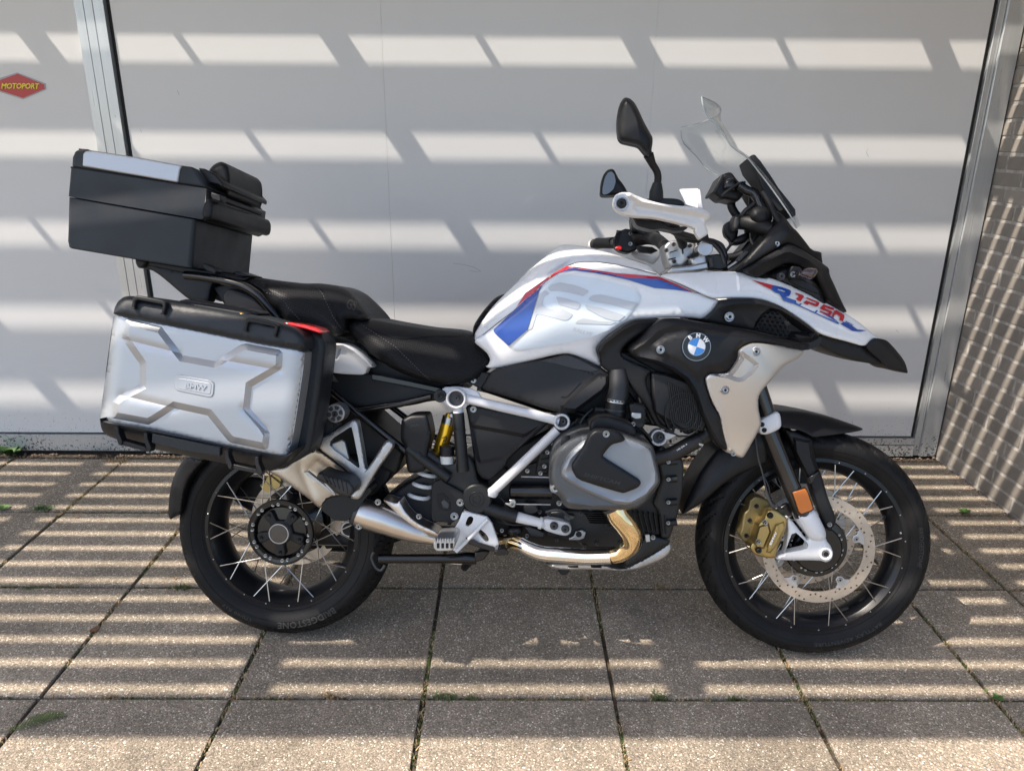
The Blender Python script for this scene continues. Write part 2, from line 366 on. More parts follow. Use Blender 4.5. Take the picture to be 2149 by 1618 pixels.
def bolt(px,py,w,r=.006,m='bolt',parent='cur',name='bolt',h=.004,k=None):
    if k: (px,py)=K(k,[(px,py)])[0][:2]
    key=(round(r,4),m)
    if key not in _boltm:
        s=18; prof=[(r*.36,.0025),(r*.40,.0006),(r*.45,-.0002),(r*.8,-.0006),(r,.001),(r,h),(r*1.25,h),(r*1.25,h+.003)]
        V=[];F=[];n=len(prof)
        for j in range(s):
            a=2*PI*j/s
            for (q,hh) in prof: V.append((q*math.cos(a),hh,q*math.sin(a)))
        for j in range(s):
            kk=(j+1)%s
            for i in range(n-1): F.append((j*n+i,j*n+i+1,kk*n+i+1,kk*n+i))
        F.append(tuple(j*n for j in range(s)))
        o=mobj(name,V,F,m,None,35); o.data.materials.append(M['hole']); o.data.polygons[len(F)-1].material_index=1; _boltm[key]=o.data; bpy.data.objects.remove(o)  # socket floor coloured near-black for the shade inside it
    o=bpy.data.objects.new(name,_boltm[key]); COL.objects.link(o); o.parent=PAR[0] if parent=='cur' else parent
    o.location=Q(px,py,w)-Vector((0,h,0))-ORG[0]; o.rotation_euler=(0,random.uniform(0,6),0); return o
def text2d(s,bold=.0,shear=0.,space=1.,sub=1):
    c=bpy.data.curves.new('t','FONT'); c.body=s; c.offset=bold; c.shear=shear; c.space_character=space; c.resolution_u=2
    o=bpy.data.objects.new('t',c); COL.objects.link(o); bpy.context.view_layer.update()
    me=bpy.data.meshes.new_from_object(o.evaluated_get(bpy.context.evaluated_depsgraph_get())); bpy.data.objects.remove(o)
    bm=bmesh.new(); bm.from_mesh(me); bmesh.ops.triangulate(bm,faces=bm.faces)
    if sub: bmesh.ops.subdivide_edges(bm,edges=[e for e in bm.edges if e.calc_length()>.12],cuts=sub,use_grid_fill=True); bmesh.ops.triangulate(bm,faces=bm.faces)
    V=np.array([tuple(v.co) for v in bm.verts])[:,:2]; bm.verts.index_update(); F=[tuple(v.index for v in f.verts) for f in bm.faces]; bm.free(); bpy.data.meshes.remove(me)
    V-=V.min(0); V/=V[:,1].max(); return V,F
def text_on(name,s,m,base,size,D,eps=.0012,parent='cur',bold=.02,shear=0,space=1.,width=None,thick=0,path=None):
    """lettering laid on a panel: base=(x0,y0),(x1,y1) photo px baseline ends; size=cap height px"""
    V,F=text2d(s,bold,shear,space); (x0,y0),(x1,y1)=base; u=np.array([x1-x0,y1-y0],float); L=np.linalg.norm(u); u/=L; v=np.array([u[1],-u[0]])
    sx=L/V[:,0].max(); P=np.array([x0,y0])+V[:,:1]*sx*u+V[:,1:]*size*v
    if isinstance(D,(int,float)): Yd=np.full(len(P),D)
    else: Yd=D(P)
    X=Qv(P,Yd-eps)
    if thick:
        X2=X+np.array([0,thick,0]); n=len(X); ec={}
        for t in F:
            for a,b in ((t[0],t[1]),(t[1],t[2]),(t[2],t[0])): ec.setdefault((min(a,b),max(a,b)),[]).append((a,b))
        FF=list(F)+[(b,a,a+n,b+n) for l in ec.values() if len(l)==1 for a,b in l]; X=np.vstack([X,X2]); F=FF
    par=PAR[0] if parent=='cur' else parent
    return mobj(name,shift(X),F,m,par,20)
def decal(name,poly,m,D,eps=.0008,step=10,parent='cur',rnd=.15,it=1,holes=()):
    eps*=1.8; step=min(step,5)
    ol=resample(chaikin(poly,rnd,it) if rnd else np.array([p[:2] for p in poly],float),step)
    V=[tuple(p) for p in ol];E=[(i,(i+1)%len(ol)) for i in range(len(ol))]
    hl=[np.array([p[:2] for p in h],float) for h in holes]
    for h in hl: o=len(V);V+=[tuple(p) for p in h];E+=[(o+i,o+(i+1)%len(h)) for i in range(len(h))]
    x0,y0=ol.min(0);x1,y1=ol.max(0); gx,gy=np.meshgrid(np.arange(x0,x1,step),np.arange(y0,y1,step)); g=np.stack([gx.ravel(),gy.ravel()],1)
    if len(g): g=g[sd(g,ol)>step*.3]; V+=[tuple(p) for p in g]
    res=delaunay_2d_cdt([Vector(v) for v in V],E,[],0,1e-4); vv=np.array([tuple(v) for v in res[0]])
    cen=np.array([vv[list(t)].mean(0) for t in res[2]]); ok=inside(cen,ol)
    for h in hl: ok&=~inside(cen,h)
    F=[tuple(t) for t,k in zip(res[2],ok) if k]
    Yd=np.full(len(vv),D) if isinstance(D,(int,float)) else D(vv)
    return mobj(name,shift(Qv(vv,Yd-eps)),F,m,PAR[0] if parent=='cur' else parent,30)
def boxv(x0,x1,y0,y1,z0,z1): 
    return [(x0,y0,z0),(x1,y0,z0),(x1,y1,z0),(x0,y1,z0),(x0,y0,z1),(x1,y0,z1),(x1,y1,z1),(x0,y1,z1)],[(0,3,2,1),(4,5,6,7),(0,1,5,4),(1,2,6,5),(2,3,7,6),(3,0,4,7)]
def box(name,x0,x1,y0,y1,z0,z1,m,parent=None,bevel=.002,seg=1):
    V,F=boxv(x0,x1,y0,y1,z0,z1); return mobj(name,V,F,m,parent,30,bevel,seg)
def joined(name,boxes,m,parent=None,bevel=0):
    V=[];F=[]
    for b in boxes:
        v,f=boxv(*b); o=len(V); V+=v; F+=[tuple(i+o for i in q) for q in f]
    return mobj(name,V,F,m,parent,0,bevel,1)
# ================================================================== SETTING
def concrete():
    m=bpy.data.materials.new('exposed_aggregate_concrete'); m.use_nodes=True; n=m.node_tree; p=n.nodes['Principled BSDF']; L=n.links.new; N=n.nodes.new
    tc=N('ShaderNodeTexCoord'); oi=N('ShaderNodeObjectInfo'); geo=N('ShaderNodeNewGeometry')
    def noise(sc,det=6,ro=.6):
        t=N('ShaderNodeTexNoise'); t.inputs['Scale'].default_value=sc; t.inputs['Detail'].default_value=det; t.inputs['Roughness'].default_value=ro; L(geo.outputs['Position'],t.inputs[0]); return t
    v=N('ShaderNodeTexVoronoi'); v.inputs['Scale'].default_value=300; L(geo.outputs['Position'],v.inputs['Vector'])
    v2=N('ShaderNodeTexVoronoi'); v2.inputs['Scale'].default_value=180; L(geo.outputs['Position'],v2.inputs['Vector'])
    big=noise(2.2,8,.65); mid=noise(16,6,.6); fine=noise(420,2)
    cr=N('ShaderNodeValToRGB'); e=cr.color_ramp.elements; e[0].position=.0; e[0].color=(.17,.155,.12,1); e[1].position=1; e[1].color=(.95,.86,.72,1)
    a=e.new if hasattr(e,'new') else cr.color_ramp.elements.new
    for pos,c in ((.25,(.262,.216,.164,1)),(.55,(.335,.279,.213,1)),(.8,(.40,.333,.255,1)),(.94,(.50,.43,.345,1))): x=cr.color_ramp.elements.new(pos); x.color=c
    sp=N('ShaderNodeSeparateColor'); L(v.outputs['Color'],sp.inputs[0]); L(sp.outputs[0],cr.inputs[0])
    # weathering
    r=N('ShaderNodeMapRange'); r.inputs[1].default_value=.3; r.inputs[2].default_value=.72; r.inputs[3].default_value=.70; r.inputs[4].default_value=1.24; L(big.outputs[0],r.inputs[0])
    r2=N('ShaderNodeMapRange'); r2.inputs[1].default_value=.3; r2.inputs[2].default_value=.7; r2.inputs[3].default_value=.88; r2.inputs[4].default_value=1.12; L(mid.outputs[0],r2.inputs[0])
    r3=N('ShaderNodeMapRange'); r3.inputs[3].default_value=.86; r3.inputs[4].default_value=1.1; L(oi.outputs['Random'],r3.inputs[0])
    mu=N('ShaderNodeMath'); mu.operation='MULTIPLY'; L(r.outputs[0],mu.inputs[0]); L(r2.outputs[0],mu.inputs[1])
    mu2=N('ShaderNodeMath'); mu2.operation='MULTIPLY'; L(mu.outputs[0],mu2.inputs[0]); L(r3.outputs[0],mu2.inputs[1])
    ed=N('ShaderNodeMapRange'); ed.inputs[1].default_value=.0; ed.inputs[2].default_value=.4; ed.inputs[3].default_value=1.1; ed.inputs[4].default_value=.72; L(v.outputs['Distance'],ed.inputs[0])
    mu3=N('ShaderNodeMath'); mu3.operation='MULTIPLY'; L(mu2.outputs[0],mu3.inputs[0]); L(ed.outputs[0],mu3.inputs[1])
    mx=N('ShaderNodeMix'); mx.data_type='RGBA'; mx.blend_type='MULTIPLY'; mx.inputs[0].default_value=1; L(cr.outputs[0],mx.inputs[6]); L(mu3.outputs[0],mx.inputs[7])
    # lichen / dirt
    dn=noise(3.7,10,.75); dr=N('ShaderNodeMapRange'); dr.inputs[1].default_value=.52; dr.inputs[2].default_value=.75; dr.inputs[3].default_value=0; dr.inputs[4].default_value=.5; L(dn.outputs[0],dr.inputs[0])
    m2=N('ShaderNodeMix'); m2.data_type='RGBA'; L(dr.outputs[0],m2.inputs[0]); L(mx.outputs[2],m2.inputs[6]); m2.inputs[7].default_value=(.10,.093,.076,1)
    L(m2.outputs[2],p.inputs['Base Color']); p.inputs['Roughness'].default_value=.85; p.inputs['Specular IOR Level'].default_value=.3
    ad=N('ShaderNodeMath'); ad.operation='ADD'; L(v.outputs['Distance'],ad.inputs[0]); L(v2.outputs['Distance'],ad.inputs[1])
    b=N('ShaderNodeBump'); b.inputs['Strength'].default_value=.5; b.inputs['Distance'].default_value=.0016; b.invert=True; L(ad.outputs[0],b.inputs['Height']); L(b.outputs[0],p.inputs['Normal'])
    return m
M['slab']=concrete()
M['soil']=mat('joint_soil',(.055,.042,.028),.95,bump=1,bscale=120,noise=.6,nscale=60)
M['far']=mat('distant_paving',(.20,.18,.15),.9,noise=.2,nscale=3)
g=mobj('ground',[(-60,-60,-.03),(60,-60,-.03),(60,60,-.03),(-60,60,-.03)],[(0,1,2,3)],'far',None,0); tag(g,kind='structure')
pav=bpy.data.objects.new('pavement',None); COL.objects.link(pav); tag(pav,kind='structure')
bed=box('joint_bed',-6.6,2.24,-3.6,1.62,-.029,-.011,'soil',pav,0)
def slabmesh(wx,wy,k):
    bm=bmesh.new(); bmesh.ops.create_cube(bm,size=1); bmesh.ops.scale(bm,vec=(wx,wy,.04),verts=bm.verts)
    te=[e for e in bm.edges if all(v.co.z>0 for v in e.verts)]; ve=[e for e in bm.edges if abs(e.verts[0].co.z-e.verts[1].co.z)>.01]
    bmesh.ops.bevel(bm,geom=te+ve,offset=.004,segments=2,affect='EDGES',profile=.6)
    for v in bm.verts: v.co.z-=.02
    me=bpy.data.meshes.new('paving_slab'); bm.to_mesh(me); bm.free(); me.materials.append(M['slab']); return me
sm={}
def put_slab(x0,x1,y0,y1):
    k=(round(x1-x0,2),round(y1-y0,2))
    if k not in sm: sm[k]=slabmesh(x1-x0-.0115,y1-y0-.0115,0)
    o=bpy.data.objects.new('paving_slab',sm[k]); COL.objects.link(o); o.parent=pav
    o.location=((x0+x1)/2+random.uniform(-.0015,.0015),(y0+y1)/2+random.uniform(-.0015,.0015),-random.uniform(0,.003)); o.rotation_euler=(random.uniform(-.003,.003),random.uniform(-.003,.003),random.uniform(-.002,.002))
xs=[-6.5+.5*i for i in range(17)]+[1.85,2.185]
ys=[-3.5+.5*i for i in range(11)]
for i in range(len(xs)-1):
    for j in range(len(ys)-1): put_slab(xs[i],xs[i+1],ys[j],ys[j+1])
# gravelly strip of debris at the foot of the doors
def debris(name,n,fx,size,m,par=None,col=None):
    V=[];F=[]
    for _ in range(n):
        x,y,z=fx(); s=size*random.uniform(.4,1.3); a=random.uniform(0,6); o=len(V)
        for k in range(4):
            V.append((x+s*math.cos(a+k*1.57)*random.uniform(.6,1.2),y+s*math.sin(a+k*1.57)*random.uniform(.5,1.1),z-s*.1))
        V.append((x,y,z+s*random.uniform(.35,.8))); F+=[(o,o+1,o+4),(o+1,o+2,o+4),(o+2,o+3,o+4),(o+3,o,o+4)]
    return mobj(name,V,F,m,par,0)
M['chip']=mat('brick_grit',(.16,.11,.08),.9,noise=.5,nscale=70)
tag(debris('grit',900,lambda:(random.uniform(-2.6,2.16),1.5+random.uniform(.002,.05),-.004),.007,'chip'),'loose reddish grit along the foot of the metal doors','grit',kind='stuff')
tag(debris('grit',160,lambda:(2.19-abs(random.gauss(.0,.02))-.004,random.uniform(.3,1.54),.001),.007,'chip'),'loose reddish grit along the foot of the grey brick wall','grit',kind='stuff')
# ---- doors
WY=1.561
M['door']=mat('white_coated_door_sheet',(.615,.62,.62),.45,coat=.25,noise=.012,nscale=2,bump=.02,bscale=20,rn=.04)
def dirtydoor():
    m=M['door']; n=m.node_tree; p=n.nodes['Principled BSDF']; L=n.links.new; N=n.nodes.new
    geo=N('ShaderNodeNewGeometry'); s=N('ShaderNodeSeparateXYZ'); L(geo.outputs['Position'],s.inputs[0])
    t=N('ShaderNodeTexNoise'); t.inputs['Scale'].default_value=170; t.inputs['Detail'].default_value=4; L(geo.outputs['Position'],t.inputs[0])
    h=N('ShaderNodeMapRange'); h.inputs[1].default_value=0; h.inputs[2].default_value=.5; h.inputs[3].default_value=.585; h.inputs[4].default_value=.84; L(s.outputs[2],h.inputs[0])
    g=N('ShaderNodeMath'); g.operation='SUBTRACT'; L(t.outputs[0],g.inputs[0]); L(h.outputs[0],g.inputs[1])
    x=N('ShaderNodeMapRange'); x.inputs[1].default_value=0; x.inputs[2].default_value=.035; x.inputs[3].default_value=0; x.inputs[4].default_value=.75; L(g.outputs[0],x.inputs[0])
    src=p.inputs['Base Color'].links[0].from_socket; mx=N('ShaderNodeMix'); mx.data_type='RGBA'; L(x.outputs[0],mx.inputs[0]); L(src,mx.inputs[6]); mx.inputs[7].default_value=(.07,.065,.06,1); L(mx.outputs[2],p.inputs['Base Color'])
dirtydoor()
def dirt_to(mt):
    n=mt.node_tree; p=n.nodes['Principled BSDF']; L=n.links.new; N=n.nodes.new
    geo=N('ShaderNodeNewGeometry'); s=N('ShaderNodeSeparateXYZ'); L(geo.outputs['Position'],s.inputs[0])
    t=N('ShaderNodeTexNoise'); t.inputs['Scale'].default_value=120; t.inputs['Detail'].default_value=3; t.inputs['Distortion'].default_value=.6; L(geo.outputs['Position'],t.inputs[0])
    t2=N('ShaderNodeTexNoise'); t2.inputs['Scale'].default_value=3; L(geo.outputs['Position'],t2.inputs[0])
    h=N('ShaderNodeMapRange'); h.inputs[1].default_value=0; h.inputs[2].default_value=.2; h.inputs[3].default_value=.50; h.inputs[4].default_value=.75; L(s.outputs[2],h.inputs[0])
    g=N('ShaderNodeMath'); g.operation='SUBTRACT'; L(t.outputs[0],g.inputs[0]); L(h.outputs[0],g.inputs[1])
    g2=N('ShaderNodeMath'); g2.operation='MULTIPLY_ADD'; g2.inputs[1].default_value=.35; L(t2.outputs[0],g2.inputs[0]); g2.inputs[2].default_value=-.2; g3=N('ShaderNodeMath'); g3.operation='ADD'; L(g.outputs[0],g3.inputs[0]); L(g2.outputs[0],g3.inputs[1])
    x=N('ShaderNodeMapRange'); x.inputs[1].default_value=0; x.inputs[2].default_value=.03; x.inputs[3].default_value=0; x.inputs[4].default_value=.85; L(g3.outputs[0],x.inputs[0])
    src=p.inputs['Base Color'].links[0].from_socket; mx=N('ShaderNodeMix'); mx.data_type='RGBA'; L(x.outputs[0],mx.inputs[0]); L(src,mx.inputs[6]); mx.inputs[7].default_value=(.05,.05,.045,1); L(mx.outputs[2],p.inputs['Base Color'])
M['dframe']=mat('anodised_door_frame',(.56,.58,.59),.32,metal=.55,noise=.03,nscale=12,stretch=(14,14,.4),bump=.05,bscale=60,rn=.05); dirt_to(M['dframe'])
M['scuff']=mat('grey_scuff',(.30,.30,.30),.6)
M['gasket']=mat('black_rubber_gasket',(.008,.008,.009),.6)
HT=2.9
def wl(px,py,y):
    d=np.array([(px-IW/2)/FP,-(py-IH/2)/FP,1.])@_RT; t=(y-CAM[1])/d[1]; q=CAM+d*t; return q
big=empty('metal_door',Matrix.Translation((.38,WY,0)),'wide flat white metal door between the narrow aluminium post and the brick wall','door')
def dbox(name,x0,x1,y0,y1,z0,z1,m,par,bev=.0015):
    o=par.location; return box(name,x0-o.x,x1-o.x,y0-o.y,y1-o.y,z0-o.z,z1-o.z,m,par,bev)
seams=[-1.297,-.272,.782,2.062]
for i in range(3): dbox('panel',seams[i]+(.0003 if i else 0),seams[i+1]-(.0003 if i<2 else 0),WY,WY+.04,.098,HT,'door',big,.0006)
for q in (1,2): dbox('seam_strip',seams[q]-.004,seams[q]+.004,WY+.0012,WY+.01,.099,HT,'door',big,0)
dbox('gasket',-1.315,-1.297,WY+.012,WY+.03,.0905,HT,'gasket',big,0)
dbox('gasket',2.062,2.08,WY+.012,WY+.03,.0905,HT,'gasket',big,0)
for q in ([(950,553),(975,556),(996,562),(1009,570),(1000,571),(985,568)],[(1822,312),(1818,320),(1823,330)],[(1788,884),(1792,895),(1790,902)],[(1797,896),(1801,905)],[(1880,692),(1886,698)],[(372,190),(376,200)],[(818,448),(823,447)],[(294,272),(297,279)]):
    Pq=[wl(a_,b_,WY-.0004)-np.array([.38,WY,0]) for a_,b_ in q]; Vq=[];Fq=[]
    for v_ in Pq: Vq+=[tuple(v_+np.array([-.0007,0,-.0005])),tuple(v_+np.array([.0007,0,.0005]))]
    for i_ in range(len(Pq)-1): Fq.append((2*i_,2*i_+1,2*i_+3,2*i_+2))
    mobj('scratch',Vq,Fq,'scuff',big,0)
dbox('gasket',-1.297,2.062,WY+.013,WY+.031,.0905,.0978,'gasket',big,0)
# right-hand frame: bottom rail with cap and mitred post
fr=big
dbox('bottom_rail',-1.43,2.08,WY-.008,WY+.04,.058,.0895,'dframe',fr)
dbox('bottom_rail',-1.43,2.08,WY-.016,WY+.04,.004,.0565,'dframe',fr)
dbox('rail_slot',1.80,1.845,WY-.0172,WY-.012,.050,.0535,'hole',fr,0)
dbox('door_post',2.0815,2.108,WY-.004,WY+.04,.004,HT,'dframe',fr)
dbox('door_post',2.1095,2.183,WY-.016,WY+.04,.004,HT,'dframe',fr)
dbox('gasket',2.183,2.192,WY-.006,WY+.04,.0,HT,'gasket',fr,0)
small=empty('metal_door',Matrix.Translation((-2.2,WY,0)),'white metal door at the left edge carrying the red hexagonal sticker','door')
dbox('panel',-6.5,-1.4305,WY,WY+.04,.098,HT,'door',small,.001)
dbox('gasket',-6.5,-1.4305,WY+.012,WY+.03,.0905,.0978,'gasket',small,0)
dbox('bottom_rail',-6.5,-1.4325,WY-.008,WY+.04,.012,.0895,'dframe',small)
mull=empty('door_mullion',Matrix.Translation((-1.37,WY,0)),'upright grooved aluminium post between the two white metal doors','door post')
for a,b in ((-1.428,-1.393),(-1.3918,-1.358),(-1.3568,-1.3165)): dbox('profile_strip',a,b,WY-.012,WY+.04,.091,HT,'dframe',mull,.0012)
hw=box('building_wall',-6.8,2.6,WY+.041,WY+.25,-.02,3.3,mat('render_wall',(.3,.3,.3),.9,noise=.1),None,0); tag(hw,'plain building wall standing behind the white metal doors','wall')
# sticker
s=.0; SX,SZ=-1.845,1.50
def wl(px,py,y):
    d=np.array([(px-IW/2)/FP,-(py-IH/2)/FP,1.])@_RT; t=(y-CAM[1])/d[1]; q=CAM+d*t; return q
yst=WY-.002
c0=wl(47,181,yst); stk=empty('sign',Matrix.Translation(c0),'red hexagonal sticker with yellow lettering on the left door','sticker')
hexp=[(-3,168),(36,153),(95,176),(96,188),(48,209),(-3,190)]; hexi=[(-1,170.5),(36.5,155.5),(92.5,178),(93.5,187),(48,206.3),(-1,187)]
def flatpoly(name,pp,y,th,m,par):
    V=[wl(*p,y)-c0 for p in pp]; n=len(V); V+= [v+np.array([0,th,0]) for v in V]
    F=[tuple(range(n)),tuple(range(2*n-1,n-1,-1))]+[(i,(i+1)%n,(i+1)%n+n,i+n) for i in range(n)]; return mobj(name,V,F,m,par,0)
hexp[0]=(-12,168);hexp[5]=(-9,191);hexi[0]=(-9,172);hexi[5]=(-7,188.5)
flatpoly('border',hexp,yst,.0015,'signgrey',stk); flatpoly('face',hexi,yst-.0006,.0006,'signred',stk)
def walltext(name,s,m,x0,x1,yb0,yb1,size,y,par,bold,shear=.15):
    V,F=text2d(s,bold,shear,.95,0); sx=(x1-x0)/V[:,0].max(); P=[(x0+v[0]*sx,yb0+(yb1-yb0)*v[0]*sx/(x1-x0)-v[1]*size) for v in V]
    return mobj(name,[wl(*p,y)-c0 for p in P],F,m,par,0)
walltext('lettering_shadow','MOTOPORT','hole',2.2,84,187.4,188,13,yst-.0012,stk,.055)
walltext('lettering','MOTOPORT','ytext',2.5,83,187,187.6,12.2,yst-.0018,stk,.03)
# ---- brick wall
def brickmat():
    m=mat('grey_painted_brick',(.222,.201,.177),.85,bump=.3,bscale=130,noise=.08,nscale=25); n=m.node_tree; p=n.nodes['Principled BSDF']; L=n.links.new; N=n.nodes.new
    src=p.inputs['Base Color'].links[0].from_socket; oi=N('ShaderNodeObjectInfo'); r=N('ShaderNodeMapRange'); r.inputs[3].default_value=.82; r.inputs[4].default_value=1.15; L(oi.outputs['Random'],r.inputs[0])
    mx=N('ShaderNodeMix'); mx.data_type='RGBA'; mx.blend_type='MULTIPLY'; mx.inputs[0].default_value=1; L(src,mx.inputs[6]); L(r.outputs[0],mx.inputs[7])
    geo=N('ShaderNodeNewGeometry'); t=N('ShaderNodeTexNoise'); t.inputs['Scale'].default_value=14; t.inputs['Detail'].default_value=10; t.inputs['Roughness'].default_value=.75; L(geo.outputs['Position'],t.inputs[0])
    q=N('ShaderNodeMapRange'); q.inputs[1].default_value=.60; q.inputs[2].default_value=.72; q.inputs[3].default_value=0; q.inputs[4].default_value=.45; L(t.outputs[0],q.inputs[0])
    m2=N('ShaderNodeMix'); m2.data_type='RGBA'; L(q.outputs[0],m2.inputs[0]); L(mx.outputs[2],m2.inputs[6]); m2.inputs[7].default_value=(.36,.355,.35,1); L(m2.outputs[2],p.inputs['Base Color']); return m
M['brick']=brickmat(); M['mortar']=mat('pale_smeared_mortar',(.31,.295,.272),.95,bump=.4,bscale=90,noise=.35,nscale=30)
bw=empty('brick_wall',Matrix.Translation((2.2,0,0)),'grey painted brick wall at the right edge beside the door frame','wall')
BXW=2.192
V,F=boxv(BXW+.0005-2.2,.3,-.4,1.80,-.02,3.3); mobj('mortar_bed',V,F,'mortar',bw,0)
bmm=[]
for k in range(5):
    L_=.207 if k<3 else .098; bm=bmesh.new(); bmesh.ops.create_cube(bm,size=1); bmesh.ops.scale(bm,vec=(.012,L_,.051),verts=bm.verts)
    bmesh.ops.bevel(bm,geom=[e for e in bm.edges if all(v.co.x<0 for v in e.verts)],offset=.0022,segments=1,affect='EDGES')
    for v in bm.verts: v.co+=Vector((random.uniform(-.0006,.0006),random.uniform(-.0012,.0012),random.uniform(-.001,.001)))
    me=bpy.data.meshes.new('brick'); bm.to_mesh(me); bm.free(); me.materials.append(M['brick']); bmm.append(me)
rv=[];rf=[]
z=.0; c=0
while z<3.2:
    y=1.70-(.1095 if c%2 else 0)-(.03 if c%3==0 else 0)
    while y>-.38:
        half=random.random()<.07; L_=.098 if half else .207
        yc=y-L_/2; zc=z+.0305
        if yc>.62 and yc<1.6 and zc<2.05:
            o=bpy.data.objects.new('brick',random.choice(bmm[3:] if half else bmm[:3])); COL.objects.link(o); o.parent=bw
            o.location=(BXW-2.2+.0042+random.uniform(-.0007,.0007),yc,zc+random.uniform(-.001,.001)); o.rotation_euler=(random.uniform(-.006,.006),0,random.uniform(-.004,.004))
        elif yc<1.6:
            v,f=boxv(BXW-2.2-.0018,BXW-2.2+.0085,yc-L_/2,yc+L_/2,zc-.0255,zc+.0255); o_=len(rv); rv+=v; rf+=[tuple(i+o_ for i in q) for q in f]
        y-=L_+.0125
    z+=.0635; c+=1
tag(mobj('brick_courses',rv,rf,'brick',bw,0),kind='stuff')
# ---- slatted canopy overhead (out of frame, casts the bars of light)
HC=2.55; TY,TX=.2835,.66
M['slat']=mat('grey_painted_timber',(.42,.41,.40),.7,noise=.1)
can=empty('slatted_canopy',Matrix.Translation((0,.3,HC)),'grey slatted canopy overhead between the doors and the open yard','canopy')
def cbox(name,x0,x1,y0,y1,z0,z1):
    return box(name,x0,x1,y0-.3,y1-.3,z0-HC,z1-HC,'slat',can,0)
k=0
while True:
    yg=.036+.1003*(k+.5); yc=yg-HC*TY
    if yc>WY-.06: break
    cbox('slat',-7,2.188,yc-.0352,yc+.0352,HC-.005,HC+.005); k+=1
cbox('front_beam',-7,2.188,-.131-HC*TY,.013-HC*TY,HC-.02,HC+.02)
xg=-.4735-7*1.158
while xg<5.2:
    xc=xg-HC*TX
    if -7<xc<2.1: cbox('rafter',xc-.047,xc+.047,.014-HC*TY,WY,HC+.0055,HC+.03)
    xc+=1.158/2
    if -7<xc<2.1: cbox('rod',xc-.011,xc+.011,WY-HC*TY-.03,WY,HC-.022,HC-.0055)
    xg+=1.158
# ---- moss, weeds, leaves
def leafmat(name,c): 
    m=mat(name,c,.6,noise=.4,nscale=80); return m
M['moss']=leafmat('joint_moss',(.075,.105,.028)); M['dry']=leafmat('dry_straw',(.30,.21,.11)); M['weed']=leafmat('weed_leaf',(.05,.12,.02)); M['leafb']=leafmat('fallen_leaf_brown',(.18,.09,.04))
def blades(name,pts,n,h,m,spread=.004):
    V=[];F=[]
    for (x,y,s) in pts:
        for _ in range(n):
            a=random.uniform(0,6.28); l=h*s*random.uniform(.5,1.2); bx=x+random.gauss(0,spread*s*1.2); by=y+random.gauss(0,spread*s*.8); w_=.0013*s+.0006; tl=random.uniform(.2,1.2)
            dx,dy=math.cos(a),math.sin(a); o=len(V); px,py=-dy*w_,dx*w_
            V+=[(bx-px,by-py,-.009),(bx+px,by+py,-.009),(bx+dx*l*tl*.5+px*.8,by+dy*l*tl*.5+py*.8,-.008+l*.6),(bx+dx*l*tl*.5-px*.8,by+dy*l*tl*.5-py*.8,-.008+l*.6),(bx+dx*l*tl,by+dy*l*tl,-.008+l*random.uniform(.5,1))]
            F+=[(o,o+1,o+2,o+3),(o+3,o+2,o+4)]
    return mobj(name,V,F,m,None,0)
jp=[]
def jpts(n,heavy):
    out=[]
    for _ in range(n):
        if random.random()<.62: x=random.choice(xs[7:-1]); y=random.uniform(-.6,1.5)
        else: y=random.choice([0,.5,1.,1.5,-.5]); x=random.uniform(-2.3,2.15)
        c=math.sin(x*7.3+y*11.1)+math.sin(x*17+y*5+2)+random.gauss(0,.5)
        if c>heavy: out.append((x,y,1.))
    return out
tag(blades('joint_moss',[(x+random.gauss(0,.002),y+random.gauss(0,.002),.6) for x,y,_ in jpts(9000,-.1)],5,.012,'moss',.004),'low green moss growing in the joints of the concrete slabs','moss',kind='stuff')
tag(blades('dry_straw',[(x,y,.9) for x,y,_ in jpts(6000,-.3)],3,.014,'dry',.005),'dry brown straw caught in the joints of the concrete slabs','straw',kind='stuff')
def groundpt(px,py):
    d=np.array([(px-IW/2)/FP,-(py-IH/2)/FP,1.])@_RT; t=-CAM[2]/d[2]; q=CAM+d*t; return q[0],q[1]
tufts=[((80,1068),1.6,'weed','grass tuft in the slab joint in the far left corner'),((248,968),1.5,'dry','pale dry grass tuft on the diagonal joint near the left door'),((385,1233),1.3,'moss','low green tuft left of the rear tyre'),((65,1232),1.,'moss','small mossy tuft in the joint at the left edge'),
 ((936,1462),1.2,'moss','dark green moss tuft in the front joint below the exhaust'),((990,1463),.9,'moss','small moss tuft just right of the darker one in the front joint'),((1385,1461),1.2,'moss','long low moss tuft in the front joint left of the front tyre'),((1545,1462),.9,'moss','moss tuft in the front joint under the front tyre'),((1395,1230),1.1,'dry','dry brown grass tuft behind the front tyre'),
 ((700,1462),1.2,'dry','withered brown tuft in the front joint below the rear tyre'),((1903,982),.9,'weed','yellowish grass tuft behind the front tyre by the door foot'),((1936,1008),.9,'weed','small green tuft between front tyre and brick wall')]
for (p,s,mm,lab) in tufts:
    x,y=groundpt(*p); o=blades('grass_tuft',[(x+random.gauss(0,.012*s),y+random.gauss(0,.004),s) for _ in range(8)],9,.014,mm,.005); tag(o,lab,'grass tuft')
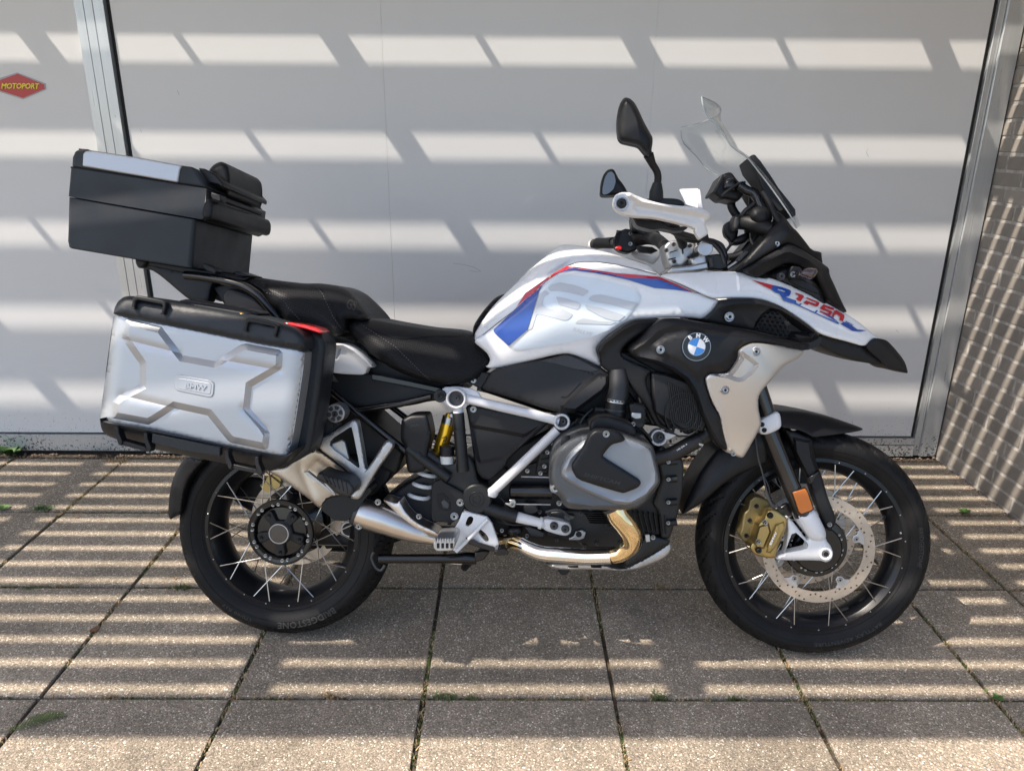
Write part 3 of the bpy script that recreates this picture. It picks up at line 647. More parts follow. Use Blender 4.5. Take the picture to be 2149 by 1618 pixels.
def weed(px,py,r,n,label,up=.5):
    x,y=groundpt(px,py); e=empty('weed',Matrix.Translation((x,y,0)),label,'weed')
    for k in range(n):
        a=2*PI*k/n+random.uniform(-.3,.3); l=r*random.uniform(.7,1.1); wd=l*.32; V=[];F=[]; h=up*random.uniform(.5,1.2)
        for i in range(6):
            t=i/5; cx,cz=l*t,l*(h*t-.45*h*t*t)+.001; ww=wd*math.sin(PI*min(1,t*.85+.12))**.8*(1 if i<5 else .15)
            for sgn in (-1,0,1):
                V.append((cx*math.cos(a)-sgn*ww*math.sin(a),cx*math.sin(a)+sgn*ww*math.cos(a),cz+abs(sgn)*ww*.25))
        for i in range(5):
            for j in range(2): F.append((i*3+j,i*3+j+1,(i+1)*3+j+1,(i+1)*3+j))
        mobj('leaf',V,F,'weed',e,60)
weed(22,955,.075,13,'leafy green weed at the foot of the left door',1.1)
weed(2022,1078,.030,7,'small green weed by the foot of the brick wall',1.2)
weed(2092,1466,.018,6,'tiny clover sprout in the front joint at the right edge',.8)
weed(8,1068,.03,6,'small broad leaved weed on the slab joint at the left edge',.6)
def fallen(px,py,l,ang,m,label,name='fallen_leaf'):
    x,y=groundpt(px,py); V=[];F=[]
    for i in range(5):
        t=i/4-.5; wd=l*.28*math.cos(t*2.9)
        for s_ in(-1,1): V.append((x+l*t*math.cos(ang)-s_*wd*math.sin(ang),y+l*t*math.sin(ang)+s_*wd*math.cos(ang),.003+.006*abs(t)+.002*s_))
    for i in range(4): F.append((2*i,2*i+1,2*i+3,2*i+2))
    tag(mobj(name,V,F,m,None,60),label,'leaf')
fallen(200,1322,.03,1.0,'leafb','curled tan leaf on the diagonal joint left of the rear tyre')
fallen(125,1080,.028,.6,'dry','pale dry leaf where two joints cross at the far left')
fallen(368,1214,.012,.3,'leafb','small brown leaf on the slab left of the rear tyre')
fallen(160,1085,.018,.2,'leafb','dark brown leaf fragment on the far left slab')
def fern(px,py,l,ang,label):
    x,y=groundpt(px,py); V=[];F=[]
    dx,dy=math.cos(ang),math.sin(ang)
    for i in range(16):
        t=i/15; bx,by=x+dx*l*t,y+dy*l*t; ll=l*.30*math.sin(PI*(t*.8+.15))
        for s_ in (-1,1):
            ex,ey=bx+(dx*.5-s_*dy*.85)*ll,by+(dy*.5+s_*dx*.85)*ll; o=len(V); V+=[(bx-dx*.001,by-dy*.001,.004),(bx+dx*.0045,by+dy*.0045,.004),(ex,ey,.007)]; F.append((o,o+1,o+2))
    tag(mobj('fir_sprig',V,F,'moss',None,0),label,'sprig')
fern(20,1535,.11,.55,'green feathery sprig lying on the diagonal joint at the lower left'); fern(60,1510,.085,.12,'second smaller feathery sprig lying just right of the larger one')
# ================================================================== MOTORCYCLE
bike=empty('motorcycle',BM.copy(),'large white, red and blue adventure motorcycle standing on the concrete slabs, leaning away','motorcycle')
PAR[0]=bike
def wheel(cx,R,TWd,rr,steer,hubr,front):
    """wheel whose mesh is the rim; tyre, spokes, hub and disc are its children"""
    SA=Vector((-math.sin(math.radians(25.7)),0,math.cos(math.radians(25.7))))
    Mx=Matrix.Rotation(steer,4,SA) if steer else Matrix.Identity(4)
    base=Matrix.Translation((cx,0,R))@Mx
    hw=TWd*.36                      # half width between flanges
    # rim section (y,r)
    fl=rr; dp=rr-.030
    sec=[(-hw,fl),(-hw+.004,fl+.001),(-hw+.006,fl-.008),(-hw*.72,fl-.012),(-hw*.55,dp+.008),(-hw*.3,dp),(hw*.3,dp),(hw*.55,dp+.008),(hw*.72,fl-.012),(hw-.006,fl-.008),(hw-.004,fl+.001),(hw,fl),
         (hw+.001,fl-.010),(hw*.86,fl-.017),(hw*.62,dp+.001),(hw*.32,dp-.006),(0,dp-.009),(-hw*.32,dp-.006),(-hw*.62,dp+.001),(-hw*.86,fl-.017),(-hw-.001,fl-.010)]
    n=96;V=[];F=[];s=len(sec)
    for j in range(n):
        a=2*PI*j/n
        for (y,r) in sec: V.append((r*math.cos(a),y,r*math.sin(a)))
    for j in range(n):
        k=(j+1)%n
        for i in range(s): F.append((j*s+i,j*s+(i+1)%s,k*s+(i+1)%s,k*s+i))
    rim=mobj('wheel',V,F,'rim',bike,40); rim.matrix_local=base
    # tyre with real grooves
    NA=560; prof=[]; 
    ns=36
    for i in range(ns+1):
        t=-1+2*i/ns; prof.append(t)
    hh=R-rr                          # section height
    V=[];F=[]
    def sect(t):
        a=abs(t)
        if a<.62: u=a/.62; y=TWd*.5*math.sin(u*1.32)/math.sin(1.32)*.96; r=R-(hh*.62)*(1-math.cos(u*1.32))/(1-math.cos(1.32))*.72
        else: u=(a-.62)/.38; y=TWd*.5*(.96+.04*math.sin(u*PI))*(1-u)+ (hw-.002)*u+TWd*.03*math.sin(u*PI); r=R-hh*.4464-(hh-.4464*hh+.002)*u
        return (math.copysign(y,t),r)
    def groove(t,a):
        A=abs(t)
        if A>.60: return 0
        s_=1 if t>0 else -1
        ph=(a*R/.058 if front else a*R/.080)+(.5 if s_>0 else 0)
        k=(ph+A*2.6*(1 if front else 1.4)) 
        f=k-math.floor(k); wd=.17
        g=0
        if .10<A<.56 and f<wd: g=1
        f2=(k*1+.5+A*.9)%1
        if .30<A<.60 and f2<.09: g=max(g,.8)
        return g*.006
    for j in range(NA):
        a=2*PI*j/NA
        for t in prof:
            y,r=sect(t); r-=groove(t,a)
            V.append((r*math.cos(a),y,r*math.sin(a)))
    s=len(prof)
    for j in range(NA):
        k=(j+1)%NA
        for i in range(s-1): F.append((j*s+i,j*s+i+1,k*s+i+1,k*s+i))
    ty=mobj('tyre',V,F,'rubber',rim,28)
    # thin rings moulded in sidewall
    for q,tt in enumerate((.74,.93)):
        y,r=sect(-tt); lathe('bead_line',(0,y-.0003,0),(0,1,0),[(r-.0012,0),(r-.0006,-.0009),(r+.0006,-.0009),(r+.0012,0),(r,.002)],'rubber',96,ty,ring=True,sh=False)
    # spokes
    ns=10
    for side in (-1,1):
        for i in range(ns):
            for d in (-1,1):
                ar=2*PI*(i+.25*side*.5+.0)/ns+d*.115+.1; ah=ar-d*.62
                ry=side*(hw-.004); r1=rr-.012; hy=side*(.040 if front else .046)
                A=Vector((r1*math.cos(ar),ry,r1*math.sin(ar))); B=Vector((hubr*math.cos(ah),hy,hubr*math.sin(ah)))
                tube3('spoke',[A,B],.0016,'spoke',seg=6,sm=False,parent=rim,sh=False)
    # spoke ends on the flange
    V=[];F=[]
    for side in (-1,1):
        for i in range(ns*2):
            a=2*PI*i/(ns*2)+.1; y=side*(hw+.0005); c=Vector(((rr-.006)*math.cos(a),y,(rr-.006)*math.sin(a))); o=len(V)
            for k in range(6): b=k*PI/3; V.append(c+Vector((math.cos(b)*.0022,side*.0012,math.sin(b)*.0022)))
            V.append(c+Vector((0,side*.0026,0))); F+=[(o+k,o+(k+1)%6,o+6) for k in range(6)]
    mobj('spoke_end',V,F,'bolt',rim,0)
    return rim,hw,sect
RR=.318*BS; FR=.325*BS; FX=1.525*BS
rw,rhw,rsec=wheel(0,RR,.170*BS,.2225,0,.083,False)
fw,fhw,fsec=wheel(FX,FR,.120*BS,.2475,STEER,.070,True)
# sidewall lettering, raised
def arc_text(s,a0,a1,r0,h,par,sec,name='lettering',m='rubber2',flip=True,t=-.84):
    V,F=text2d(s,.02,0,1.05,1); L=V[:,0].max(); out=[]
    for (x,y) in V:
        a=a0+(a1-a0)*x/L; r=r0+y*h
        # depth on sidewall at that radius
        best=min(((abs(sec(-q/200)[1]-r),sec(-q/200)[0]) for q in range(124,200)),key=lambda k:k[0])[1]
        out.append((r*math.cos(a),best-.0012,r*math.sin(a)))
    return mobj(name,out,F,m,par,0)
M['rubber2']=mat('raised_tyre_lettering',(.017,.016,.016),.5)
rt=[c for c in rw.children if c.name.startswith('tyre')][0]; ft=[c for c in fw.children if c.name.startswith('tyre')][0]
D_=math.radians
arc_text('BRIDGESTONE',D_(-53),D_(-91),.257,.019,rt,rsec)
arc_text('170/60 R17',D_(-108),D_(-128),.262,.010,rt,rsec)
arc_text('BATTLAX ADVENTURE',D_(-48),D_(-88),.272,.011,ft,fsec)
arc_text('BRIDGESTONE',D_(14),D_(-9),.272,.012,ft,fsec)
# ---- rear hub
def at(par,x,y,z): return Vector((x,y,z))
hub=lathe('hub',(0,-.064,0),(0,1,0),[(.094,.006),(.094,0),(.090,-.003),(.080,-.002),(.074,.004),(.070,.014),(.03,.018),(.03,.05),(.05,.09),(.088,.11),(.088,.118),(.03,.12)],'blackgl',56,rw,close=False,sh=False)
ringv=lathe('hub_ring',(0,-.069,0),(0,1,0),[(.089,0),(.094,0),(.0955,.003),(.0955,.009),(.088,.009)],'rim',64,rw,ring=True,sh=False)
# star carrier with five arms
sv=[];n5=5
for i in range(n5):
    a0=2*PI*i/n5-PI/2-.02
    for da,r in ((-.30,.036),(-.235,.066),(-.12,.0695),(.12,.0695),(.235,.066),(.30,.036)): sv.append((r*math.cos(a0+da),r*math.sin(a0+da)))
V=[(x,-.067,z) for x,z in sv]+[(x,-.050,z) for x,z in sv]; n=len(sv)
mobj('hub_star',V,[tuple(range(n)),tuple(range(2*n-1,n-1,-1))]+[(i,(i+1)%n,(i+1)%n+n,i+n) for i in range(n)],'black',rw,30,.003,2)
lathe('hub_dish',(0,-.056,0),(0,1,0),[(.028,0),(.070,.002),(.072,.008),(.028,.008)],'blackgl',48,rw,ring=True,sh=False)
lathe('hub_cap',(0,-.080,0),(0,1,0),[(.0265,0),(.0285,0),(.0295,.002),(.0305,.02),(.026,.02),(.0255,.003)],'casta',40,rw,ring=True,sh=False)
lathe('cap_glass',(0,-.0785,0),(0,1,0),[(.0,0),(.0262,.0005),(.0262,.012)],'capbl',40,rw,close=False,sh=False)
for i in range(5):
    a=2*PI*i/5-PI/2-.02; o=bolt(0,0,-.07,.0055,'boltb',rw); o.location=(.058*math.cos(a),-.0705,.058*math.sin(a))
for i in range(20):
    a=2*PI*i/20+(.06 if i%2 else -.06); o=bolt(0,0,-.07,.0038,'spoke',rw,name='nipple'); o.location=(.0815*math.cos(a),-.0700-.001*(i%2),.0815*math.sin(a))
lathe('brake_disc',(0,.068,0),(0,1,0),[(.105,0),(.138,0),(.138,.005),(.105,.005)],'disc',72,rw,ring=True,sh=False)
lathe('brake_disc_carrier',(0,.071,0),(0,1,0),[(.05,0),(.106,0),(.106,.003),(.05,.003)],'blackgl',40,rw,ring=True,sh=False)
tube3('valve',[(.165,-.03,-.10),(.150,-.045,-.092)],.0045,'bolt',parent=rw,sh=False,sm=False)
# ---- front hub and discs
lathe('hub',(0,-.052,0),(0,1,0),[(.02,-.004),(.050,-.004),(.060,0),(.083,.001),(.086,.006),(.078,.012),(.045,.02),(.04,.05),(.045,.084),(.078,.092),(.086,.098),(.083,.103),(.02,.106)],'blackgl',56,fw,close=False,sh=False)
for i in range(20):
    a=2*PI*i/20+(.06 if i%2 else -.06); o=bolt(0,0,-.07,.0036,'spoke',fw,name='nipple'); o.location=(.070*math.cos(a),-.0545,.070*math.sin(a))
def disc(y0,par):
    ro,ri=.1525*BS,.1215*BS; V=[];E=[];N=96
    for r in (ro,ri):
        o=len(V)
        for i in range(N): V.append((r*math.cos(2*PI*i/N),r*math.sin(2*PI*i/N)))
        E+=[(o+i,o+(i+1)%N) for i in range(N)]
    holes=[]
    for i in range(12):
        for q,(dr,da) in enumerate(((.0055,0),(.012,.105),(.019,.21),(.0245,.315),(.0085,.42))):
            a=2*PI*i/12+da; r=ri+dr+.001; c=(r*math.cos(a),r*math.sin(a)); holes.append(c); o=len(V)
            for k in range(9): V.append((c[0]+.0029*math.cos(k*2*PI/9),c[1]+.0029*math.sin(k*2*PI/9)))
            E+=[(o+k,o+(k+1)%9) for k in range(9)]
    res=delaunay_2d_cdt([Vector(v) for v in V],E,[],0,1e-7); vv=np.array([tuple(v) for v in res[0]]); tr=list(res[2])
    cen=np.array([vv[list(t)].mean(0) for t in tr]); rad=np.linalg.norm(cen,axis=1); H=np.array(holes)
    ok=(rad<ro)&(rad>ri)&(np.linalg.norm(cen[:,None]-H[None],axis=2).min(1)>.0026)
    tr=[tuple(t) for t,k in zip(tr,ok) if k]; n=len(vv); ec={}
    for t in tr:
        for a,b in((t[0],t[1]),(t[1],t[2]),(t[2],t[0])): ec.setdefault((min(a,b),max(a,b)),[]).append((a,b))
    VV=[(x,y0,z) for x,z in vv]+[(x,y0+.0045,z) for x,z in vv]
    FF=tr+[tuple(i+n for i in t[::-1]) for t in tr]+[(b,a,a+n,b+n) for l in ec.values() if len(l)==1 for a,b in l]
    d=mobj('brake_disc',VV,FF,'disc',par,30)
    for i in range(5):
        a=2*PI*i/5+.33; pts=[]
        for da,r in ((-.20,ri+.002),(-.11,ri-.010),(-.10,ri-.022),(0,ri-.028),(.10,ri-.022),(.11,ri-.010),(.20,ri+.002),(0,ri+.006)): pts.append((r*math.cos(a+da),r*math.sin(a+da)))
        n=len(pts); V=[(x,y0-.0008,z) for x,z in pts]+[(x,y0+.004,z) for x,z in pts]
        mobj('disc_lug',V,[tuple(range(n)),tuple(range(2*n-1,n-1,-1))]+[(i_,(i_+1)%n,(i_+1)%n+n,i_+n) for i_ in range(n)],'casta',par,30,.001,2)
        o=bolt(0,0,-.07,.0068,'bolt',par,name='disc_bolt'); o.location=((ri-.016)*math.cos(a),y0-.004,(ri-.016)*math.sin(a))
        if y0>0: o.rotation_euler=(0,0,PI); o.location.y=y0+.008
disc(-.072,fw); disc(.0675,fw)
lathe('disc_carrier',(0,-.0695,0),(0,1,0),[(.03,0),(.062,.0),(.066,.004),(.03,.006)],'blackgl',40,fw,ring=True,sh=False)
tube3('valve',[(.19,-.02,.085),(.175,-.04,.078)],.0045,'bolt',parent=fw,sh=False,sm=False)
lathe('balance_weight',(.226,-fhw+.004,.045),(1,0,.25),[(.0,0),(.003,0),(.003,.004),(0,.004)],'casta',8,fw,sh=False)
# ------------------------------------------------------------------ front end
# fork tubes (leaning back), far leg mirrored
def fl(px,py,w): return Q(px,py,w)
FA=Q(1604,842,-.112); FB=Q(1700,1080,-.112)
fork=tube3('fork_stanchion',[Q(1568,742,-.112),Q(1612,875,-.112)],.0215,'fork',seg=20,sm=False,mirror=True)
slid=tube('fork_slider',[(1613,905,-.112),(1685,1080,-.112)],.0235,'fork',seg=20,sm=False,mirror=True)
cl=puff('fork_clamp',K('8',[(575,110),(600,85),(690,38),(712,60),(720,130),(700,155),(630,185),(590,185),(575,165)]),-.138,'whitesat',R=10,bulge=.008,back=-.085,step=6,mirror=True)[0]
bolt(*K('8',[(598,123)])[0][:2],-.147,.0052,'boltb',fork); bolt(*K('8',[(612,158)])[0][:2],-.147,.0052,'boltb',fork)
puff('lower_triple_clamp',K('8',[(600,60),(690,30),(715,120),(620,170)]),-.09,'whitesat',sym=True,step=14)
# white lower leg
leg=puff('fork_lower',K('8',[(800,685),(850,665),(930,655),(960,720),(990,780),(1000,850),(1030,885),(1045,930),(1035,970),(1000,990),(960,975),(700,975),(680,960),(700,940),(740,930),(760,800),(755,745),(750,715),(770,705),(880,850),(890,830),(850,780),(820,740)]),-.107,'whitesat',R=13,bulge=.012,back=-.085,step=6,it=1,
  holes=[K('8',[(792,785),(885,868),(890,885),(878,905),(740,935),(745,915)])],mirror=True)
puff('fork_lower_barrel',K('8',[(803,690),(860,665),(930,652),(962,715),(998,790),(1000,840),(960,860),(900,845),(850,770)]),-.118,'whitesat',R=24,bulge=.020,back=-.09,step=6,mirror=True)
cylY('axle_clamp',K('8',[(1000,937,-.128)])[0],.0175,-.085,'whitesat',inner=.0105)
cylY('axle',K('8',[(1000,937,-.124)])[0],.0105,.11,'deep')
lathe('axle_socket',Q(*K('8',[(1000,937,-.126)])[0]),(0,1,0),[(.0075,0),(.0105,0),(.0105,.01),(.0072,.01)],'bolt',6,'cur',ring=True)
# reflector
ref=slab('side_reflector',K('8',[(790,550),(870,525),(884,545),(920,650),(905,665),(845,685),(830,670)]),-.143,-.130,'orange',.002)
slab('reflector_rim',K('8',[(786,547),(872,520),(888,543),(925,650),(908,670),(842,690),(826,672)]),-.140,-.128,'black',.0015,parent=ref)
# caliper
for (nm,pts,w0,w1) in (('caliper_body',[(520,900),(530,870),(545,865),(560,800),(575,750),(610,720),(625,670),(660,655),(700,670),(755,710),(750,760),(740,800),(700,880),(680,960),(640,962),(580,950),(545,935)],-.118,-.05),):
    cal,cD=puff('brake_caliper',K('8',pts),w0,'gold',R=5,bulge=.005,back=w1,step=5,it=1,relief=[(K('8',[(575,760),(640,740),(655,800),(610,905),(560,900),(545,870)])  ,.007,4),(K('8',[(690,745),(735,730),(745,770),(690,880),(650,930),(620,925),(640,880),(680,800)]),.005,3)])
slab('caliper_face_plate',K('8',[(690,760),(703,756),(700,800),(655,905),(636,908),(640,880)]),-.1345,-.125,'gold',.001,parent=cal)
text_on('lettering','BMW','textw',(K('8',[(655,880)])[0][:2],K('8',[(694,800)])[0][:2]),4.5,-.1348,parent=cal)
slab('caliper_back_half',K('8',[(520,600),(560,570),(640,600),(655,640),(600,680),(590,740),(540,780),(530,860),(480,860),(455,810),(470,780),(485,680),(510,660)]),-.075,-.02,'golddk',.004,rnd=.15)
for p in ((560,633),(517,722),(496,818)): bolt(*K('8',[p])[0][:2],-.072,.0062,'boltb',cal,h=.006)
for p in ((648,693),(575,912)): bolt(*K('8',[p])[0][:2],-.128,.0068,'boltb',cal,h=.008)
for p in ((615,738),(573,858)): bolt(*K('8',[p])[0][:2],-.130,.0055,'bolt',cal,h=.008)
tube('brake_hose',[*K('8',[(553,180,-.11),(570,320,-.115),(600,430,-.12),(620,520,-.122),(640,600,-.122),(668,640,-.122)])],.0024,'castg',seg=8)
tube('brake_hose_fitting',[*K('8',[(618,540,-.122),(645,605,-.122),(668,640,-.122),(690,632,-.12)])],.0045,'castg',seg=8)
tube('abs_sensor_cable',[*K('8',[(610,450,-.105),(640,520,-.115),(650,590,-.11),(700,640,-.10),(740,660,-.09)])],.0024,'hose',seg=6)
slab('abs_ring_guard',K('8',[(695,660),(740,625),(775,615),(800,690),(760,700),(700,680)]),-.085,-.07,'blackgl',.002)
# fender
puff('front_fender',K('8',[(690,34),(800,32),(900,45),(1020,72),(1130,108),(1230,145),(1228,160),(1100,182),(990,196),(920,206),(860,170),(780,148),(722,145),(700,80)]),[(1640,860,-.085),(1700,905,-.088),(1810,900,-.045),(1780,880,-.02),(1700,862,-.035)],'black',R=16,bulge=.016,sym=True,step=8)
puff('front_fender_rear',K('8',[(88,690),(110,620),(150,530),(210,410),(300,290),(340,270),(480,230),(560,120),(640,180),(655,260),(640,360),(560,390),(450,435),(350,500),(260,580),(200,628),(130,670)]),[(1430,1078,-.055),(1500,940,-.06),(1600,900,-.08),(1600,980,-.082),(1470,1060,-.078)],'black',R=12,bulge=.012,sym=True,step=9,ridges=[(K('8',[(640,230),(480,300),(330,420),(200,560),(110,670)]),.006,28)])
puff('fork_guard',K('8',[(735,150),(800,165),(860,190),(912,210),(925,300),(940,370),(975,450),(1010,580),(1060,700),(1062,740),(1020,802),(990,745),(940,640),(890,480),(820,330),(770,215)]),-.095,'black',R=8,bulge=.010,back=-.07,step=7,mirror=True,
  relief=[(K('8',[(790,200),(905,225),(920,330),(955,415),(900,500),(885,470),(800,300)]),.008,6)])
slab('guard_notch',K('8',[(893,455),(960,415),(935,450),(905,500)]),-.1235,-.10,'blackgl',.001)
bolt(*K('8',[(1023,752)])[0][:2],-.112,.005,'bolt')
# ------------------------------------------------------------------ beak and nose
beak_w=[(1383,578,-.165),(1500,570,-.145),(1500,625,-.170),(1718,698,-.112),(1640,600,-.118),(1835,713,-.056)]
bk,bD=puff('beak_side_panel',K('7',[(8,140),(60,122),(150,115),(400,105),(600,105),(700,145),(805,160),(820,150),(900,175),(1000,220),(1100,268),(1250,338),(1400,420),(1500,490),(1600,575),(1635,600),(1585,600),(1530,662),(1400,622),(1290,595),(1190,562),(1100,490),(1000,420),(900,360),(790,317),(700,302),(550,300),(420,307),(360,288),(280,250),(150,190)]),beak_w,'white',R=8,bulge=.008,thick=.02,step=8,mirror=True,
  creases=[K('7',[(580,110),(560,175),(585,250),(700,240),(900,300),(1100,400),(1300,520),(1500,610)])],relief=[(K('7',[(575,120),(720,155),(900,215),(1150,330),(1400,470),(1560,600),(1500,590),(1300,500),(1100,400),(900,320),(760,260),(590,262)]),.004,6)])
slab('beak_centre',K('7',[(700,170),(900,195),(1250,360),(1500,510),(1600,600),(1500,620),(1250,530),(1000,400)]),-.055,.055,'white',.01,seg=3)
tip,tD=puff('beak_tip',K('7',[(1528,662),(1583,603),(1640,598),(1692,612),(1745,665),(1825,765),(1850,850),(1838,858),(1760,835),(1700,825),(1650,770),(1590,720)]),[(1820,730,-.07),(1860,715,-.05),(1905,782,-.018),(1862,775,-.045)],'black',R=8,bulge=.008,sym=True,step=7,ridges=[(K('7',[(1640,620),(1720,700),(1810,800),(1840,850)]),.006,16)],creases=[K('7',[(1640,600),(1700,690),(1800,790),(1845,855)])])
puff('beak_underside',K('7',[(1165,630),(1192,565),(1300,600),(1430,630),(1530,662),(1595,720),(1680,790),(1600,790),(1450,760),(1300,712),(1220,665)]),[(1715,710,-.085),(1850,765,-.04)],'black',R=6,bulge=.004,sym=True,step=9)
# lettering on the beak
def seqtext(D):
    def T(k,pts): return K(k,pts)
    decal('red_flash',T('b',[(1060,282),(1330,350),(1300,402)]),'red',D,.0026,rnd=0)
    decal('blue_letter_r',T('b',[(1330,350),(1430,372),(1540,410),(1555,425),(1545,465),(1525,490),(1495,492),(1490,500),(1620,545),(1590,583),(1560,580),(1455,545),(1420,470),(1405,455),(1360,445),(1302,402)]),'blue',D,.0026,rnd=.06,holes=[T('b',[(1388,395),(1478,418),(1486,425),(1480,438),(1385,412)])])
    decal('blue_underline',T('b',[(1600,548),(1618,552),(1618,568),(1650,590),(1680,575),(1695,578),(1665,605),(1850,688),(1875,660),(1890,665),(1868,698),(2149,820),(2149,842),(1640,608),(1590,585)]),'blue',D,.0026,rnd=0)
    decal('blue_underline',K('7',[(1218,405),(1290,440),(1335,480),(1355,492),(1372,476),(1400,488),(1440,508),(1475,532),(1545,540),(1500,548),(1440,545),(1220,414)]),'blue',D,.0026,rnd=0)
    decal('red_digit',T('b',[(1605,442),(1700,472),(1718,492),(1670,556),(1625,535),(1615,520),(1655,490),(1640,475),(1612,462)]),'red',D,.0026,rnd=.05)
    decal('red_digit',K('b',[(1750,500),(1900,560),(1912,575),(1890,612),(1870,620),(1775,582),(1762,600),(1715,580),(1718,560),(1742,540),(1862,585),(1872,570),(1820,548),(1740,515)]),'red',D,.0026,rnd=.05)
    decal('red_digit',K('b',[(1960,588),(2095,640),(2085,665),(1985,628),(1975,640),(2060,672),(2072,690),(2040,735),(2010,730),(1912,685),(1920,668),(2015,705),(2028,690),(1925,650),(1915,635)]),'red',D,.0026,rnd=.05)
    decal('red_digit',K('7',[(1303,395),(1320,390),(1378,425),(1380,440),(1368,475),(1340,462),(1350,438),(1322,420),(1305,428),(1300,445),(1285,438)]),'red',D,.0026,rnd=.05)
    text_on('lettering','BMW','blue',(K('7',[(1382,482)])[0][:2],K('7',[(1440,512)])[0][:2]),4.5,D,.004,bold=.03,shear=.2)
seqtext(bD)
# headlight arch, nose frame
nf,nD=puff('nose_frame',[(1555,567),(1580,555),(1610,535),(1647,513),(1657,511),(1680,522),(1700,535),(1725,552),(1740,563),(1741,577),(1752,600),(1765,630),(1779,657),(1765,650),(1748,640),(1734,628),(1724,605),(1713,580),(1704,568),(1690,565),(1670,555),(1657,552),(1645,554),(1620,566),(1588,583)],[(1560,575,-.15),(1650,530,-.13),(1740,570,-.10),(1770,650,-.08)],'black',R=6,bulge=.008,sym=False,back=-.06,step=6,mirror=True,it=1,ridges=[([(1562,575),(1600,553),(1647,530),(1658,529),(1695,545),(1722,566),(1732,590),(1750,625),(1770,655)],.010,13)],creases=[[(1566,575),(1647,535),(1700,548),(1730,585),(1765,645)]])
puff('headlight_body',[(1600,580),(1650,556),(1690,568),(1712,590),(1725,615),(1738,645),(1700,625),(1650,600)],-.085,'deep',R=10,bulge=.02,sym=True,step=9)
slab('headlight_side',K('b',[(1500,290),(1640,250),(1800,330),(1900,400),(1920,470),(1700,390)]),-.11,.11,'black',.008,rnd=.15)
bolt(*K('b',[(1425,242)])[0][:2],-.125,.0085,'castg',nf,h=.01); 
slab('indicator_bracket',K('b',[(1560,105),(1680,125),(1720,200),(1740,270),(1700,275),(1545,262),(1520,250)]),-.135,-.11,'black',.004,rnd=.15)
bolt(*K('b',[(1582,215)])[0][:2],-.140,.006,'bolt')
tsi=puff('turn_signal',K('b',[(1660,190),(1700,150),(1760,130),(1840,135),(1880,150),(1890,185),(1860,240),(1820,275),(1780,278),(1720,250),(1670,235)]),-.17,'smoke',R=14,bulge=.018,back=-.14,step=5,mirror=True)[0]
slab('signal_stalk',K('b',[(1600,190),(1700,160),(1720,250),(1620,240)]),-.15,-.12,'black',.004,parent=tsi)
# cowl behind the screen
puff('instrument_cowl',K('s',[(372,1305),(460,1215),(560,1110),(700,945),(830,775),(915,690),(932,650),(930,600),(850,520),(900,540),(990,620),(1100,765),(1150,805),(1250,930),(1340,1050),(1462,1075),(1465,1130),(1480,1230),(1380,1160),(1300,1105),(1130,1000),(1060,965),(990,972),(850,1060),(700,1150),(560,1240),(450,1300)]),[(1550,565,-.15),(1620,480,-.13),(1635,450,-.10),(1650,480,-.14),(1720,540,-.06),(1670,500,-.12)],'black',R=9,bulge=.010,back=-.05,step=7,it=1,mirror=True,creases=[K('s',[(930,640),(1060,780),(1090,870),(900,910),(700,1120)])])
slab('cowl_crossbeam',K('s',[(1000,640),(1100,770),(1260,930),(1340,1050),(1460,1075),(1480,1200),(1300,1080),(1080,900),(960,760)]),-.05,.05,'black',.006)
bolt(*K('s',[(903,968)])[0][:2],-.148,.006,'bolt')
tube('trim_strip',K('s',[(285,1275,-.1),(400,1200,-.1)]),.005,'bolt',sm=False); slab('cable_cover',K('s',[(400,1180),(500,1060),(545,1050),(560,1080),(440,1200)]),-.12,-.09,'castg',.003)
# windscreen
def screen():
    N=K('6',[(950,52),(958,130),(985,200),(1100,320),(1190,442),(1305,530),(1400,650),(1500,780),(1640,980),(1695,1090)])
    L=[Q(x,y,-.150 if i<5 else -.150+.012*(i-4)) for i,(x,y) in enumerate(N)]
    ws=[.150,.155,.157,.155,.148,.140,.130,.118,.105,.095]
    bulge=[.078,.076,.070,.060,.052,.050,.050,.048,.045,.04]
    rise=[.0,0,0,0,0,0,0,0,0,0]
    n=17
    V=[];F=[]
    for i,p in enumerate(L):
        for j in range(n):
            s=-1+2*j/(n-1); b=bulge[i]*(1-s*s)
            V.append(Vector((p.x+b*(1.-.15*i/9),s*ws[i],p.z+b*.05*i)))
    for i in range(len(L)-1):
        for j in range(n-1): F.append((i*n+j,i*n+j+1,(i+1)*n+j+1,(i+1)*n+j))
    o=mobj('windscreen',V,F,'glass',bike,80); s=o.modifiers.new('solid','SOLIDIFY'); s.thickness=.003
    e=[V[i*n] for i in range(len(L))]; tube3('screen_edge',e,.0019,'glassedge',seg=6,k=3,parent=o,sh=False)
    e=[V[i*n+n-1] for i in range(len(L))]; tube3('screen_edge',e,.0014,'glassedge',seg=6,k=3,parent=o,sh=False)
    tube3('screen_edge',[V[j] for j in range(n)],.0014,'glassedge',seg=6,k=2,parent=o,sh=False)
    return o
screen()
slab('screen_bracket',K('6',[(1340,510),(1372,504),(1420,560),(1500,675),(1560,770),(1640,870),(1692,940),(1697,985),(1680,998),(1640,960),(1560,860),(1440,690),(1370,600)]),-.075,.055,'black',.006,seg=3)
slab('screen_carrier',K('6',[(1370,600),(1420,650),(1500,770),(1600,920),(1600,950),(1560,960),(1500,880),(1440,790),(1425,760)]),-.10,-.088,'deep',.003,mirror=True)
tube('screen_arm',K('6',[(1430,800,-.11),(1480,880,-.115),(1530,990,-.12),(1560,1040,-.12)]),.007,'black')
